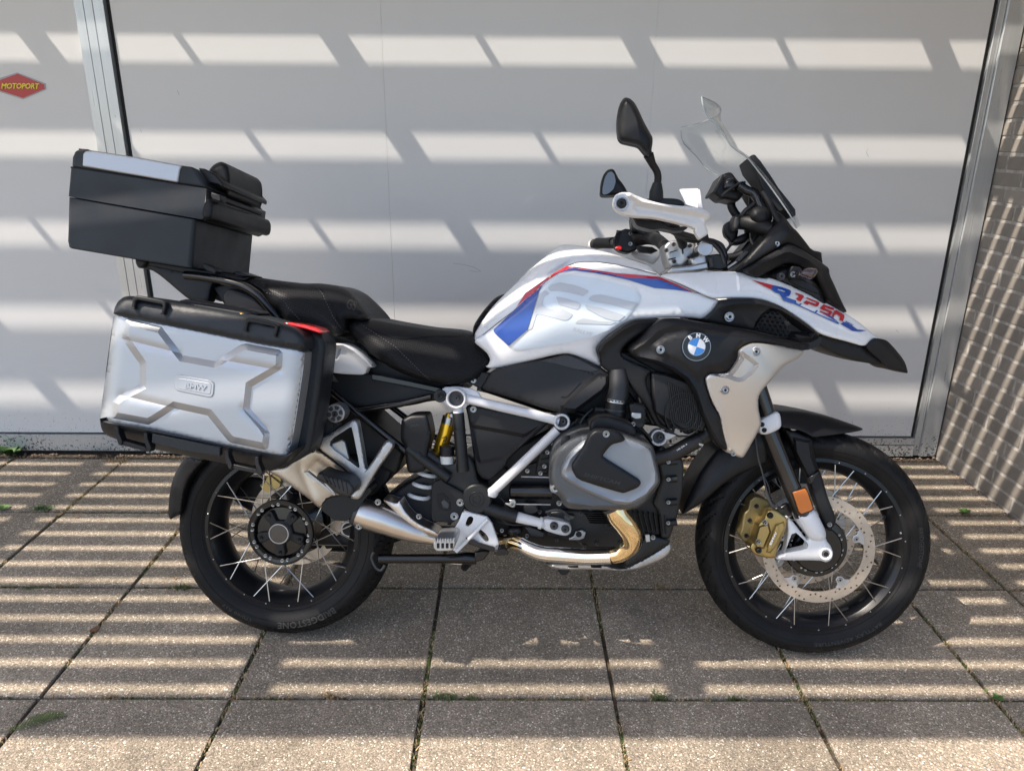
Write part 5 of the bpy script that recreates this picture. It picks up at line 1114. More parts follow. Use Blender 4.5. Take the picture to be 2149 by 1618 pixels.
for i,(u0,n) in enumerate(((560,8),(600,8),(640,9))):
    for j in range(n+1):
        u=u0+j*26-i*8; v=838+j*(9 if i else 8)+i*17-(0 if j<3 else 0)
        P_=K('5',[(u,v)])[0][:2]; 
        cylY('vent_hole',(P_[0],P_[1],float(apD([P_])[0])-.0016),.0022,float(apD([P_])[0])+.002,'hole',bev=.0004,seg=8,parent=ap)
# battery side cover between the frame tubes
sc,scD=puff('frame_side_cover',K('4',[(478,213),(600,228),(800,262),(1000,312),(1022,322),(1008,340),(850,480),(755,570),(742,612),(640,702),(585,690),(545,625),(500,300)]),-.150,'black',R=5,bulge=.006,back=-.11,step=7,it=1,relief=[(K('4',[(500,330),(560,345),(700,370),(860,400),(960,345),(900,420),(740,565),(560,600)]),-.008,8)],creases=[K('4',[(560,345),(830,440),(740,570)]),K('4',[(545,600),(720,560)])])
bolt(*K('4',[(532,243)])[0][:2],-.162,.0065,'bolt',sc)
# white tubes
fb=tube('main_frame',K('4',[(480,172,-.165),(700,225,-.168),(900,270,-.17),(1085,318,-.172)]),.0125,'whiteframe',seg=18,sm=False,mirror=True)
slab('frame_gusset',K('4',[(300,160),(340,100),(420,95),(500,105),(560,125),(600,190),(610,210),(500,205),(480,240),(400,240),(330,200)]),-.165,-.155,'whiteframe',.003,rnd=.15)
slab('frame_gusset',K('4',[(475,150),(560,175),(610,200),(600,213),(500,208)]),-.172,-.155,'whiteframe',.002)
tube('frame_tube',K('4',[(1075,375,-.172),(660,770,-.17)]),.0128,'whiteframe',seg=18,sm=False,mirror=True)
tube('frame_tube_foot',K('4',[(672,762,-.17),(655,778,-.17),(648,800,-.17)]),[.0135,.016,.013],'whiteframe',seg=18,sm=False)
for (u,v,r,ri,w_) in ((420,175,.0265,.0205,-.185),(1103,325,.0212,.0150,-.19),(1728,426,.0215,.0160,-.17)):
    e_=cylY('frame_boss',K('4',[(u,v,w_)])[0],r,-.14,'whiteframe',inner=ri,bev=.002); cylY('boss_floor',K('4',[(u,v,w_+.018)])[0],ri+.001,-.14,'castg',parent=e_); bolt(*K('4',[(u+8,v-6)])[0][:2],w_+.014,.0075 if u>500 else .006,'castg',e_,h=.008)
slab('front_mount_arm',K('4',[(1740,380),(1830,400),(1850,410),(1800,440),(1770,450)]),-.15,-.12,'casta',.003)
cylY('rear_frame_bush',K('4',[(316,157,-.172)])[0],.017,-.13,'satinblk'); bolt(*K('4',[(316,157)])[0][:2],-.178,.0075,'boltb')
# subframe tubes
tube('subframe_tube',[(745,862,-.15),(840,848,-.16),(905,832,-.165)],.0085,'blackgl',sm=False,mirror=True)
tube('subframe_tube',[(672,802,-.14),(745,862,-.15),(850,945,-.158),(925,985,-.165)],.0095,'blackgl',sm=False,mirror=True)
tube('subframe_tube',K('4',[(110,490,-.165),(200,560,-.168),(375,685,-.17)]),[.0135,.0145,.0145],'satinblk',sm=False,seg=18)
tube('subframe_band',K('4',[(170,530,-.166),(190,550,-.167)]),.0165,'satinblk',sm=False,seg=18)
tube('down_tube',K('4',[(432,225,-.165),(436,285,-.165)]),.0135,'whiteframe',sm=False,seg=16)
tube('down_tube',K('4',[(434,265,-.167),(445,400,-.168),(465,640,-.168)]),[.0155,.0160,.0165],'satinblk',sm=False,seg=18)
tube('down_tube_band',K('4',[(440,370,-.168),(441,384,-.168)]),.0178,'satinblk',sm=False,seg=18)
# footrest casting
cst,cstD=puff('swingarm_bracket',K('4',[(200,470),(390,600),(420,560),(500,520),(545,600),(560,700),(620,735),(655,790),(650,870),(600,915),(520,925),(465,875),(440,800),(330,735),(262,712),(300,690),(380,690),(180,560)]),-.15,'satinblk',R=10,bulge=.012,back=-.115,step=6)
slab('heel_guard',K('4',[(262,735),(275,715),(325,690),(350,715),(470,780),(478,870),(450,945),(385,978),(360,970),(275,968),(262,950)]),-.175,-.165,'black',.004,parent=cst,rnd=.08)
slab('heel_guard_window',K('4',[(292,790),(335,782),(380,818),(388,890),(350,898),(310,880)]),-.1765,-.165,'hole',.001,parent=cst)
slab('brake_switch',K('4',[(320,840),(345,820),(380,850),(375,885),(335,880)]),-.179,-.165,'castg',.003,parent=cst)
bolt(*K('4',[(447,843)])[0][:2],-.179,.0078,'bolt',cst); bolt(*K('4',[(410,932)])[0][:2],-.179,.0085,'bolt',cst)
pv=cylY('pivot_cover',K('4',[(553,822,-.180)])[0],.0395,-.14,'satinblk',bev=.004,seg=44); cylY('pivot_ring',K('4',[(553,822,-.1818)])[0],.0205,-.17,'satinblk',inner=.0185,parent=pv,seg=36); cylY('pivot_ring',K('4',[(553,822,-.1818)])[0],.0115,-.17,'satinblk',inner=.0095,parent=pv,seg=28)
tube('lower_frame_tube',K('4',[(610,875,-.165),(700,905,-.165),(812,935,-.165)]),.0175,'satinblk',sm=False,seg=18)
tube('tube_band',K('4',[(730,912,-.165),(750,918,-.165)]),.0195,'satinblk',sm=False,seg=18)
tube('lower_frame_tube',K('4',[(805,934,-.163),(960,972,-.163),(990,982,-.163)]),[.0148,.0125,.0125],'whiteframe',sm=False,seg=18)
tube('tube_collar',K('4',[(955,972,-.163),(975,977,-.163)]),.0165,'whiteframe',sm=False,seg=18)
eb=puff('engine_mount',K('4',[(978,950),(1020,945),(1110,962),(1150,975),(1166,1005),(1160,1040),(1130,1058),(1080,1050),(1000,1025),(975,1005)]),-.165,'whiteframe',R=7,bulge=.008,back=-.14,step=5)[0]
bolt(*K('4',[(1052,993)])[0][:2],-.180,.0088,'castg',eb,h=.007); bolt(*K('4',[(1125,1013)])[0][:2],-.180,.0088,'castg',eb,h=.007)
# rider footrest
fr_=puff('footrest_plate',K('4',[(465,895),(540,915),(640,940),(705,1128),(690,1135),(600,1115),(520,1070),(460,1120),(420,1160),(400,1150),(395,1100),(365,1090),(365,1060),(410,1010),(440,960)]),-.185,'casta',R=3,bulge=.003,back=-.175,step=7,it=1,holes=[K('4',[(498,935),(520,930),(535,945),(520,985),(495,1000),(478,985)]),K('4',[(560,1015),(580,1015),(620,1050),(635,1085),(620,1100),(600,1085),(565,1040)])])[0]
fr_.data.materials[0]=M['whitesat']
tube('plate_edge',K('4',[(625,950,-.19),(540,1040,-.195),(420,1160,-.20)]),.005,'whitesat',sm=False,parent=fr_)
def peg():
    a=Q(*K('4',[(345,1105,-.21)])[0]); out=Vector((0,-1,.06)).normalized()
    e=slab('footpeg',K('4',[(290,1080),(395,1075),(415,1090),(412,1130),(400,1155),(300,1160),(275,1140),(272,1105)]),-.315,-.21,'casta',.004,rnd=.15)
    for k in range(11):
        w_=-.318+.010*k
        for (u0,u1) in ((276,284),(405,413)):
            slab('peg_tooth',K('4',[(u0,1085),(u0+2,1068),(u1-2,1068),(u1,1085)]),w_,w_+.0045,'casta',0,parent=e)
    for k in range(8):
        u=278+k*17; slab('peg_tooth',K('4',[(u,1100),(u+5,1072),(u+9,1072),(u+13,1100)]),-.321,-.313,'casta',0,parent=e)
    for k in range(4):
        slab('peg_slot',K('4',[(296+k*29,1105),(314+k*29,1105),(314+k*29,1138),(296+k*29,1138)]),-.3165,-.30,'hole',.001,parent=e)
peg()
slab('brake_pedal',K('4',[(480,1070),(560,1100),(660,1130),(700,1150),(690,1165),(600,1145),(500,1110)]),-.20,-.19,'blackgl',.002)
slab('pedal_pad',K('4',[(665,1150),(740,1140),(765,1160),(755,1180),(690,1188),(665,1175)]),-.235,-.19,'blackgl',.003)
for k in range(6): slab('pedal_tooth',K('4',[(685+k*12,1152),(690+k*12,1142),(695+k*12,1152)]),-.237,-.19,'blackgl',0)
# ------------------------------------------------------------------ cylinder head
ch,_=puff('cylinder_head',K('4',[(1018,640),(1030,580),(1062,505),(1140,440),(1230,400),(1290,392),(1330,372),(1470,385),(1560,420),(1680,470),(1705,520),(1738,690),(1735,720),(1690,790),(1640,850),(1560,892),(1300,890),(1150,884),(1110,855),(1090,810),(1040,770),(1018,700)]),-.33,'graydk',R=13,bulge=.026,back=-.12,step=7,mirror=True,ridges=[(K('4',[(1060,560),(1120,480),(1230,420)]),.004,12),(K('4',[(1720,690),(1620,850),(1540,885),(1330,870),(1150,840)]),.004,10)])
vc,_=puff('valve_cover',K('4',[(1095,620),(1130,550),(1170,500),(1240,440),(1330,400),(1470,415),(1600,455),(1670,490),(1698,560),(1728,690),(1715,730),(1640,810),(1545,860),(1440,855),(1250,775),(1120,700),(1095,665)]),-.355,'graymet',R=8,bulge=.012,back=-.30,step=6,ridges=[(K('4',[(1130,630),(1160,560),(1250,470),(1330,420),(1460,415),(1600,455),(1670,510),(1705,650),(1700,715),(1640,790),(1545,840),(1440,830),(1260,755),(1135,680)]),.0035,7)],creases=[K('4',[(1170,620),(1200,700),(1500,790),(1620,740),(1640,700)])],mirror=True)
bi,biD=puff('cover_insert',K('4',[(1278,405),(1310,378),(1350,372),(1460,383),(1512,430),(1500,450),(1425,468),(1395,500),(1362,545),(1400,570),(1530,650),(1608,700),(1612,722),(1592,748),(1510,780),(1490,782),(1330,735),(1200,692),(1168,635),(1165,600),(1190,560),(1235,490)]),-.379,'black',R=7,bulge=.008,back=-.35,step=6,it=1,creases=[K('4',[(1330,385),(1270,500),(1190,600),(1230,680)]),K('4',[(1300,480),(1360,545)]),K('4',[(1300,560),(1560,720),(1490,775)])])
text_on('lettering','SHIFTCAM','hose',(K('4',[(1240,672)])[0][:2],K('4',[(1478,732)])[0][:2]),8,biD,.0010,bold=.02,shear=.15,parent=bi)
puff('spark_plug_cover',K('4',[(1280,330),(1330,290),(1400,285),(1480,310),(1560,340),(1585,385),(1570,430),(1500,400),(1460,385),(1330,372),(1285,395)]),-.30,'black',R=6,bulge=.01,back=-.20,step=7)
bolt(*K('4',[(1388,402)])[0][:2],-.392,.0062,'bolt',bi); bolt(*K('4',[(1060,748)])[0][:2],-.345,.0095,'bolt',ch,h=.008)
cylY('bolt_boss',K('4',[(1060,748,-.340)])[0],.0135,-.28,'graymet',parent=ch)
cylY('oil_cap',K('4',[(1140,475,-.335)])[0],.0165,-.28,'satinblk',parent=ch)
# intake
ik=tube('intake_pipe',K('5',[(965,905,-.19),(972,990,-.195),(968,1060,-.198),(958,1100,-.20)]),[.0235,.0262,.0275,.0275],'hose',seg=24,sm=False)
tube('hose_clamp',K('5',[(958,1092,-.2),(955,1112,-.2)]),.0292,'bolt',seg=28,sm=False,parent=ik)
for k in range(5): slab('clamp_slot',K('5',[(905+k*22,1095+k*3),(914+k*22,1096+k*3),(914+k*22,1104+k*3),(905+k*22,1103+k*3)]),-.2302,-.225,'hole',0,parent=ik)
tube('throttle_body',K('5',[(955,1112,-.2),(950,1200,-.2)]),.0262,'satinblk',seg=26,sm=False)
tube('throttle_band',K('5',[(952,1155,-.2),(951,1165,-.2)]),.0285,'castg',seg=26,sm=False)
tube('injector',K('5',[(820,1160,-.2),(880,1165,-.2)]),.009,'black',sm=False)
th=slab('throttle_actuator',K('5',[(1040,1130),(1075,1118),(1140,1130),(1148,1180),(1138,1270),(1100,1285),(1060,1260),(1050,1200)]),-.235,-.19,'black',.004)
slab('actuator_clip',K('5',[(1055,1175),(1120,1178),(1120,1215),(1085,1225),(1050,1210)]),-.242,-.23,'bolt',.003,parent=th); bolt(*K('5',[(1065,1253)])[0][:2],-.24,.0045,'bolt',th)
for k in range(4): slab('actuator_rib',K('5',[(1118,1140+k*30),(1146,1145+k*30),(1145,1152+k*30),(1117,1147+k*30)]),-.239,-.22,'deep',.001,parent=th)
# hoses at the front of the engine
tube('coolant_hose',K('5',[(1200,1470,-.13),(1300,1450,-.135),(1420,1385,-.14),(1520,1330,-.14),(1545,1300,-.14)]),.0205,'hose',seg=18)
text_on('lettering','100 DK 4','textw',(K('5',[(1348,1424)])[0][:2],K('5',[(1412,1384)])[0][:2]),3.4,-.1612,.0015)
tube('hose_band',K('5',[(1492,1350,-.14),(1500,1345,-.14)]),.0222,'deep',seg=18,sm=False)
slab('hose_bracket',K('5',[(1480,1370),(1520,1380),(1510,1395),(1488,1390)]),-.16,-.15,'bolt',.001)
for i in range(9):
    a=rs.uniform(0,1); x0,y0=1210+rs.uniform(0,250),940+rs.uniform(0,120)
    tube('wire',K('5',[(x0,y0,-.13-.07*rs.random()),(x0+rs.uniform(-40,60),y0+100,-.15),(x0+rs.uniform(-30,90),y0+200,-.15),(x0+rs.uniform(-60,90),y0+310,-.14)]),.003+.002*rs.random(),'hose',seg=6)
puff('hose_elbow',K('5',[(1380,1285),(1440,1275),(1460,1300),(1420,1320),(1385,1310)]),-.13,'hose',R=6,bulge=.01,back=-.08,step=6)
# ------------------------------------------------------------------ shroud
slab('radiator_housing',[(1296,735),(1380,752),(1450,800),(1450,900),(1400,900),(1340,850),(1300,800)],-.14,.14,'deep',.003)
slab('duct_filler',K('5',[(1000,790),(1200,900),(1320,1000),(1250,1200),(1150,1150),(1050,1010),(930,900),(880,850)]),-.165,-.05,'deep',.003,mirror=True)
putf=puff('inner_shroud',K('5',[(832,760),(870,716),(930,668),(1020,606),(1080,580),(1200,575),(1260,600),(1100,680),(1000,760),(985,800),(1010,830),(1100,870),(1190,905),(1150,950),(1150,1010),(1200,1120),(1230,1240),(1300,1280),(1310,1300),(1210,1270),(1130,1120),(1060,1020),(1000,940),(915,925),(862,885),(850,830)]),[(1260,740,-.20),(1300,680,-.20),(1370,800,-.19),(1400,900,-.17)],'black',R=6,bulge=.008,back=-.14,step=7,mirror=True,ridges=[(K('5',[(850,790),(880,740),(1000,650),(1090,605),(1200,600)]),.007,12)],creases=[K('5',[(860,760),(1080,610),(1200,600)])])
puff('nose_duct_panel',K('7',[(320,468),(400,400),(440,352),(458,318),(550,304),(700,303),(790,320),(860,345),(930,385),(1050,455),(1150,528),(1192,570),(1188,610),(1150,640),(1090,640),(900,590),(700,540),(500,505)]),[(1480,670,-.18),(1530,630,-.18),(1700,690,-.145),(1720,710,-.135)],'black',R=6,bulge=.007,back=-.10,step=7,mirror=True,ridges=[(K('7',[(480,360),(620,340),(760,345),(860,370),(1000,450),(1170,560)]),.006,12)],
  relief=[(K('7',[(830,372),(900,385),(1010,450),(1110,520),(1165,565),(1140,595),(1070,600),(940,595),(720,545),(708,520),(722,480),(765,420)]),-.026,14)],creases=[K('7',[(540,370),(700,350),(850,352)]),K('7',[(470,480),(560,400),(620,520)])])
bolt(*K('7',[(533,440)])[0][:2],-.196,.0095,'bolt')
# honeycomb in the duct
hx=[]
for r in range(6):
    for c in range(7):
        u=735+c*38+(19 if r%2 else 0); v=405+r*31+c*4-2
        if sd(np.array([[u,v]]),[(830,378),(880,385),(960,470),(990,530),(940,592),(725,545),(712,520),(765,425)])[0]>4: hx.append((u,v))
hpar=slab('duct_back',K('7',[(830,378),(880,388),(965,470),(992,530),(940,592),(725,545),(712,518),(765,425)]),-.158,-.145,'hole',0)
for (u,v) in hx:
    pts=[(u+19*math.cos(a*PI/3+.5),v+17*math.sin(a*PI/3+.5)) for a in range(6)]; inn=[(u+16*math.cos(a*PI/3+.5),v+14*math.sin(a*PI/3+.5)) for a in range(6)]
    A=Qv([q[:2] for q in K('7',pts)],-.170); B=Qv([q[:2] for q in K('7',inn)],-.170); C=Qv([q[:2] for q in K('7',inn)],-.162)
    mobj('honeycomb_cell',shift(np.vstack([A,B,C])),[(i,(i+1)%6,(i+1)%6+6,i+6) for i in range(6)]+[(i+6,(i+1)%6+6,(i+1)%6+12,i+12) for i in range(6)],'black',hpar,0)
sh,shD=puff('radiator_shroud',K('7',[(-215,690),(-210,670),(-190,650),(-130,600),(-40,500),(0,470),(40,452),(110,445),(200,455),(330,480),(500,510),(700,545),(900,592),(1050,625),(1110,632),(1150,610),(1185,580),(1192,620),(1160,660),(1088,690),(1000,672),(900,650),(760,635),(690,640),(620,672),(598,690),(600,740),(560,800),(520,850),(440,862),(380,860),(345,890),(352,930),(375,1000),(400,1085),(455,1160),(490,1300),(520,1412),(505,1426),(440,1402),(380,1280),(325,1150),(300,1070),(262,985),(215,905),(120,850),(0,790),(-90,770),(-190,730)]),[(1320,730,-.215),(1400,690,-.23),(1460,730,-.24),(1400,770,-.23),(1500,880,-.225),(1520,945,-.20),(1600,700,-.215),(1715,705,-.15),(1690,725,-.165)],'black',R=9,bulge=.012,back=-.17,step=7,it=1,mirror=True,ridges=[(K('7',[(-170,680),(-100,640),(0,545),(110,505),(300,520),(600,580),(1000,650)]),.007,15),(K('7',[(-120,735),(0,760),(130,815),(230,890),(290,980),(340,1130),(400,1260),(480,1390)]),.006,12)],creases=[K('7',[(-130,680),(0,560),(130,530),(300,560),(600,620)]),K('7',[(330,860),(420,790),(620,650)])],
  relief=[(K('7',[(-60,660),(60,560),(200,540),(500,575),(780,610),(640,640),(560,760),(480,830),(370,840),(320,880),(340,960),(240,860),(120,780),(-20,720)]),.007,12)])
bolt(*K('7',[(22,682)])[0][:2],-.262,.008,'bolt',sh,h=.005)
bolt(*K('5',[(1240,775)])[0][:2],float(shD([K('5',[(1240,775)])[0][:2]])[0])-.001,.0075,'bolt',sh) if False else None
# roundel
RC=K('7',[(287,661)])[0][:2]; rdep=float(shD([RC])[0])-.0035
def pxr(r): # metres per px at the roundel
    a=Q(RC[0],RC[1],rdep); b=Q(RC[0]+10,RC[1],rdep); return r*(b-a).length/10
cR=Q(RC[0],RC[1],rdep); R0=pxr(31.0)
rd=lathe('emblem',cR,(0,1,0),[(0,-.0012),(R0*.97,-.0006),(R0,.001),(R0,.006)],'blackgl',56,'cur',close=False)
lathe('emblem_ring',cR+Vector((0,-.0018,0)),(0,1,0),[(R0*.93,.0),(R0*.965,0),(R0*.985,.002),(R0*.93,.002)],'bolt',56,rd,ring=True)
lathe('emblem_ring',cR+Vector((0,-.0022,0)),(0,1,0),[(R0*.575,.0),(R0*.61,0),(R0*.62,.002),(R0*.575,.002)],'bolt',48,rd,ring=True)
M['emblue']=mat('emblem_blue',(.01,.20,.60),.25,coat=1.)
ta=-.30
for q in range(4):
    V=[(cR.x,cR.y-.002,cR.z)];
    for i in range(13):
        a=ta+q*PI/2+i*PI/24; V.append((cR.x+R0*.575*math.cos(a),cR.y-.002,cR.z+R0*.575*math.sin(a)))
    mobj('emblem_quarter',shift(V),[(0,i,i+1) for i in range(1,13)],'textw' if q%2==0 else 'emblue',rd,0)
for ch_,ang in (('B',PI/2+.62),('M',PI/2-.10),('W',PI/2-.88)):
    V,F=text2d(ch_,.045,0,1,0); V=(V-np.array([V[:,0].max()/2,.5]))*R0*.30; out=[]
    for (x,y) in V:
        ca,sa=math.cos(ang-PI/2),math.sin(ang-PI/2); out.append((cR.x+R0*.775*math.cos(ang)+x*ca-y*sa,cR.y-.0022,cR.z+R0*.775*math.sin(ang)+x*sa+y*ca))
    mobj('lettering',shift(out),F,'textw',rd,0)
# silver shroud panel
sp,spD=puff('silver_shroud_panel',K('7',[(347,892),(382,862),(440,862),(522,856),(560,810),(602,742),(600,688),(640,660),(692,636),(760,634),(850,645),(960,665),(1086,688),(1062,720),(1040,746),(1000,768),(950,790),(900,835),(840,905),(770,985),(742,1038),(745,1120),(762,1200),(765,1240),(720,1330),(640,1470),(622,1480),(600,1475),(510,1440),(500,1435),(480,1300),(458,1165),(412,1088),(380,1010)]),[(1480,790,-.245),(1560,730,-.25),(1680,735,-.17),(1600,850,-.215),(1530,950,-.19),(1590,790,-.235)],'silver',R=6,bulge=.007,back=-.15,step=6,it=1,mirror=True,ridges=[(K('7',[(360,960),(400,1080),(455,1150),(500,1400)]),.004,9)],
  relief=[(K('7',[(606,700),(622,690),(700,745),(750,785),(745,815),(700,865),(640,912),(600,922),(560,912),(520,895),(430,878),(385,868),(440,850),(522,862),(565,810),(608,745)]),-.016,9),(K('7',[(742,1040),(840,905),(950,792),(1040,746),(980,800),(900,900),(820,990),(790,1040),(770,1200)]),.006,5)],creases=[K('7',[(400,1080),(470,1180),(510,1380)])])
for p in ((727,697),(498,980)):
    P_=K('7',[p])[0][:2]; yy=float(spD([P_])[0]); bb=cylY('bolt_recess',(P_[0],P_[1],yy-.0035),.0115,yy+.002,'silver',inner=.0085,parent=sp); bolt(P_[0],P_[1],yy-.001,.0075,'bolt',sp)
bolt(*K('7',[(560,1450)])[0][:2],-.205,.005,'bolt',sp)
for p in ((1240,775),):
    P_=K('5',[p])[0][:2]; yy=float(shD([P_])[0]); bolt(P_[0],P_[1],yy-.0005,.0075,'bolt',sh)
# ------------------------------------------------------------------ exhaust
tube('exhaust_header',K('4',[(1442,868,-.30),(1465,925,-.30),(1512,985,-.295),(1550,1050,-.285),(1545,1115,-.27),(1490,1165,-.258),(1430,1184,-.249)]),[.0275,.0275,.0275,.0265,.0245,.022,.0208],'heat',seg=28,k=10)
tube('exhaust_header',K('4',[(1420,1187,-.247),(1280,1192,-.235),(1120,1182,-.225),(980,1170,-.215),(890,1140,-.205),(840,1110,-.19)]),.0203,'chrome',seg=26,k=10)
tube('exhaust_collector',K('4',[(860,1122,-.196),(790,1095,-.175),(720,1088,-.15),(660,1080,-.13)]),[.0205,.021,.018,.016],'heat',seg=24)
tube('header_flange',K('4',[(1430,862,-.30),(1440,880,-.30)]),.028,'castg',seg=20,sm=False)
_old=lambda:puff('exhaust_pipe_cover_old',[(731,1093),(742,1068),(768,1045),(790,1047),(812,1052),(830,1056),(838,1050),(842,1058),(848,1070),(860,1086),(882,1100),(912,1112),(932,1128),(928,1142),(900,1144),(860,1140),(820,1132),(780,1124),(755,1116),(738,1104)],[(740,1090,-.17),(930,1135,-.15),(820,1085,-.175)],'steel',R=26,bulge=.045,back=-.08,step=6,creases=[[(838,1052),(850,1078),(900,1112)]])
pp=tube('exhaust_pipe_cover',[(749,1071,-.175),(770,1079,-.175),(800,1089,-.172),(835,1103,-.168),(870,1117,-.163),(900,1127,-.158),(925,1136,-.15)],[.0395,.0395,.0385,.0345,.027,.0195,.013],'steel',seg=36,k=6)
puff('exhaust_shield',[(800,1047),(815,1050),(832,1056),(838,1049),(843,1058),(850,1072),(866,1089),(886,1102),(915,1114),(932,1130),(905,1122),(870,1108),(845,1092),(825,1070)],-.178,'steel',R=5,bulge=.006,back=-.12,step=5,parent=pp)
bolt(793,1054,-.200,.0065,'bolt',pp); bolt(753,1105,-.205,.0065,'bolt',pp)
tube('exhaust_band',[(748,1070.5,-.175),(755,1073.5,-.175)],.0408,'castg',seg=36,sm=False,parent=pp)
_s=lambda:tube('exhaust_seam',[(771,1045,-.18),(757,1062,-.205),(745,1085,-.215),(737,1103,-.2)],.0035,'castg',seg=8,parent=pp)
slab('heat_shield',K('3',[(1195,600),(1235,540),(1262,522),(1330,508),(1360,500),(1450,525),(1520,470),(1565,440),(1585,470),(1540,515),(1480,600),(1405,690),(1375,698),(1300,690),(1210,620)]),-.215,-.15,'black',.004,rnd=.1)
mf,mfD=puff('silencer',K('3',[(800,318),(860,300),(940,290),(1000,240),(1060,205),(1155,155),(1200,170),(1290,240),(1400,330),(1545,440),(1500,480),(1450,520),(1340,512),(1262,522),(1240,535),(1195,602),(1165,580),(1100,520),(1020,465),(900,375)]),[(600,980,-.13),(680,960,-.20),(760,1040,-.20),(660,1050,-.19)],'silenc',R=5,bulge=.008,back=-.09,step=6,it=1,ridges=[(K('3',[(1050,215),(1045,300),(1150,540)]),.003,12)],creases=[K('3',[(1050,215),(1040,300),(1025,460)]),K('3',[(940,292),(1030,300),(1150,165)])],relief=[(K('3',[(1065,320),(1160,200),(1300,290),(1430,400),(1310,495)]),-.006,8)])
slab('silencer_stripe',K('3',[(1065,325),(1100,322),(1310,490),(1300,505)]),-.2195,-.205,'casta',.001,parent=mf)
# skid plate
sk,_=puff('skid_plate',K('4',[(995,1232),(1040,1240),(1390,1242),(1440,1268),(1510,1270),(1560,1240),(1640,1200),(1740,1140),(1800,1095),(1812,1140),(1790,1180),(1740,1215),(1640,1255),(1560,1280),(1430,1280),(1300,1274),(1100,1276),(1030,1262)]),[(1150,1185,-.14),(1400,1150,-.11)],'casta',R=5,bulge=.008,sym=True,step=7)
puff('skid_plate_side',K('4',[(1500,1225),(1600,1140),(1640,1060),(1690,1055),(1800,1085),(1800,1100),(1700,1160),(1600,1220),(1520,1262)]),-.13,'satinblk',R=6,bulge=.006,sym=True,step=9)
for u in (1170,1320): slab('skid_bolt_plate',K('4',[(u-30,1262),(u+40,1262),(u+38,1272),(u-25,1272)]),-.158,-.13,'bolt',.001,parent=sk)
slab('skid_tab',K('4',[(1638,1050),(1668,1048),(1672,1095),(1645,1098)]),-.145,-.135,'casta',.001); bolt(*K('4',[(1690,1068)])[0][:2],-.14,.005,'bolt')
cylY('drain_plug',K('4',[(1115,1275,-.06)])[0],.016,.0,'deep')
# ------------------------------------------------------------------ centre stand
tube('centre_stand',[(1000,1172,-.13),(975,1170,-.135),(940,1172,-.14),(795,1172,-.15)],[.016,.017,.0125,.0125],'blackgl',seg=16,sm=False,mirror=True)
tube('centre_stand_foot',[(785,1158,-.15),(780,1170,-.15),(788,1190,-.15),(800,1196,-.15),(808,1185,-.15)],.004,'castg',seg=8)
slab('stand_pivot',K('4',[(540,1160),(600,1150),(640,1160),(600,1215),(540,1232)]),-.15,-.12,'blackgl',.004)
tube('side_stand',[(1000,1165,.11),(985,1178,.16),(975,1190,.22)],.013,'deep',sm=False)
# ------------------------------------------------------------------ rear suspension
def spring(c0,c1,r,turns,wr):
    A=Q(*c0);B=Q(*c1); ax=(B-A); N=ax.normalized().orthogonal().normalized(); M_=ax.normalized().cross(N); P=[]
    for i in range(int(turns*14)+1):
        t=i/(turns*14); a=2*PI*turns*t; P.append(A+ax*t+(N*math.cos(a)+M_*math.sin(a))*r)
    return tube3('shock_spring',P,wr,'spring',seg=8,sm=False)
spring((*K('4',[(300,520)])[0][:2],-.100),(*K('4',[(165,850)])[0][:2],-.100),.028,4.6,.0056)
tube('shock_absorber',K('4',[(385,270,-.105),(372,330,-.105),(300,560,-.10),(288,585,-.10)]),[.011,.0195,.0185,.0165],'yellow',seg=22,sm=False)
tube('shock_top_collar',K('4',[(384,292,-.105),(372,335,-.105)]),.0210,'bolt',seg=22,sm=False)
text_on('lettering','ZF','hole',(K('4',[(337,452)])[0][:2],K('4',[(372,440)])[0][:2]),9,-.1245,.001,bold=.02)
rsv=tube('preload_reservoir',K('4',[(362,530,-.15),(362,590,-.15)]),.0185,'plastres',seg=22,sm=False); tube('reservoir_cap',K('4',[(362,478,-.15),(362,540,-.15)]),.0205,'black',seg=22,sm=False,parent=rsv)
slab('shock_mount',K('4',[(365,290),(385,265),(405,268),(410,310)]),-.12,-.09,'casta',.003)
ea,eaD=puff('suspension_actuator',K('4',[(68,315),(85,300),(130,276),(225,273),(240,285),(265,400),(262,430),(240,500),(235,560),(225,640),(150,655),(110,650),(95,560),(90,480),(62,440)]),-.165,'black',R=9,bulge=.012,back=-.10,step=6,creases=[K('4',[(75,420),(160,410),(255,400)])])
text_on('lettering','Dynamic','hose',(K('4',[(98,337)])[0][:2],K('4',[(160,330)])[0][:2]),4.2,eaD,.0008,parent=ea); text_on('lettering','ESA','hose',(K('4',[(130,357)])[0][:2],K('4',[(182,350)])[0][:2]),5.2,eaD,.0008,parent=ea,bold=.03)
puff('hugger',[(740,1130),(790,1060),(850,1015),(905,985),(920,1000),(930,1060),(905,1110),(870,1100),(850,1075),(838,1052),(812,1052)],-.10,'black',R=8,bulge=.01,back=.06,step=8)
puff('inner_mudguard',[(560,960),(700,960),(800,930),(830,960),(815,1010),(780,1045),(740,1030),(700,1000),(640,1000)],-.085,'black',R=8,bulge=.006,back=.10,step=9)
puff('swingarm',[(700,1120),(760,1105),(860,1040),(930,1010),(960,1060),(900,1110),(800,1150),(740,1160),(600,1150),(590,1060),(650,1060)],.085,'deep',R=10,bulge=.02,back=.14,step=9)
cylY('swingarm_bush',[*K('r',[(1225,510)])[0][:2],.06],.026,.10,'casta'); cylY('bush_core',[*K('r',[(1225,510)])[0][:2],.056],.019,.1,'deep')
slab('rear_caliper',K('3',[(735,420),(760,430),(800,350),(860,340),(900,380),(890,440),(840,460),(800,480),(760,460)]),.055,.10,'gold',.005,rnd=.15)
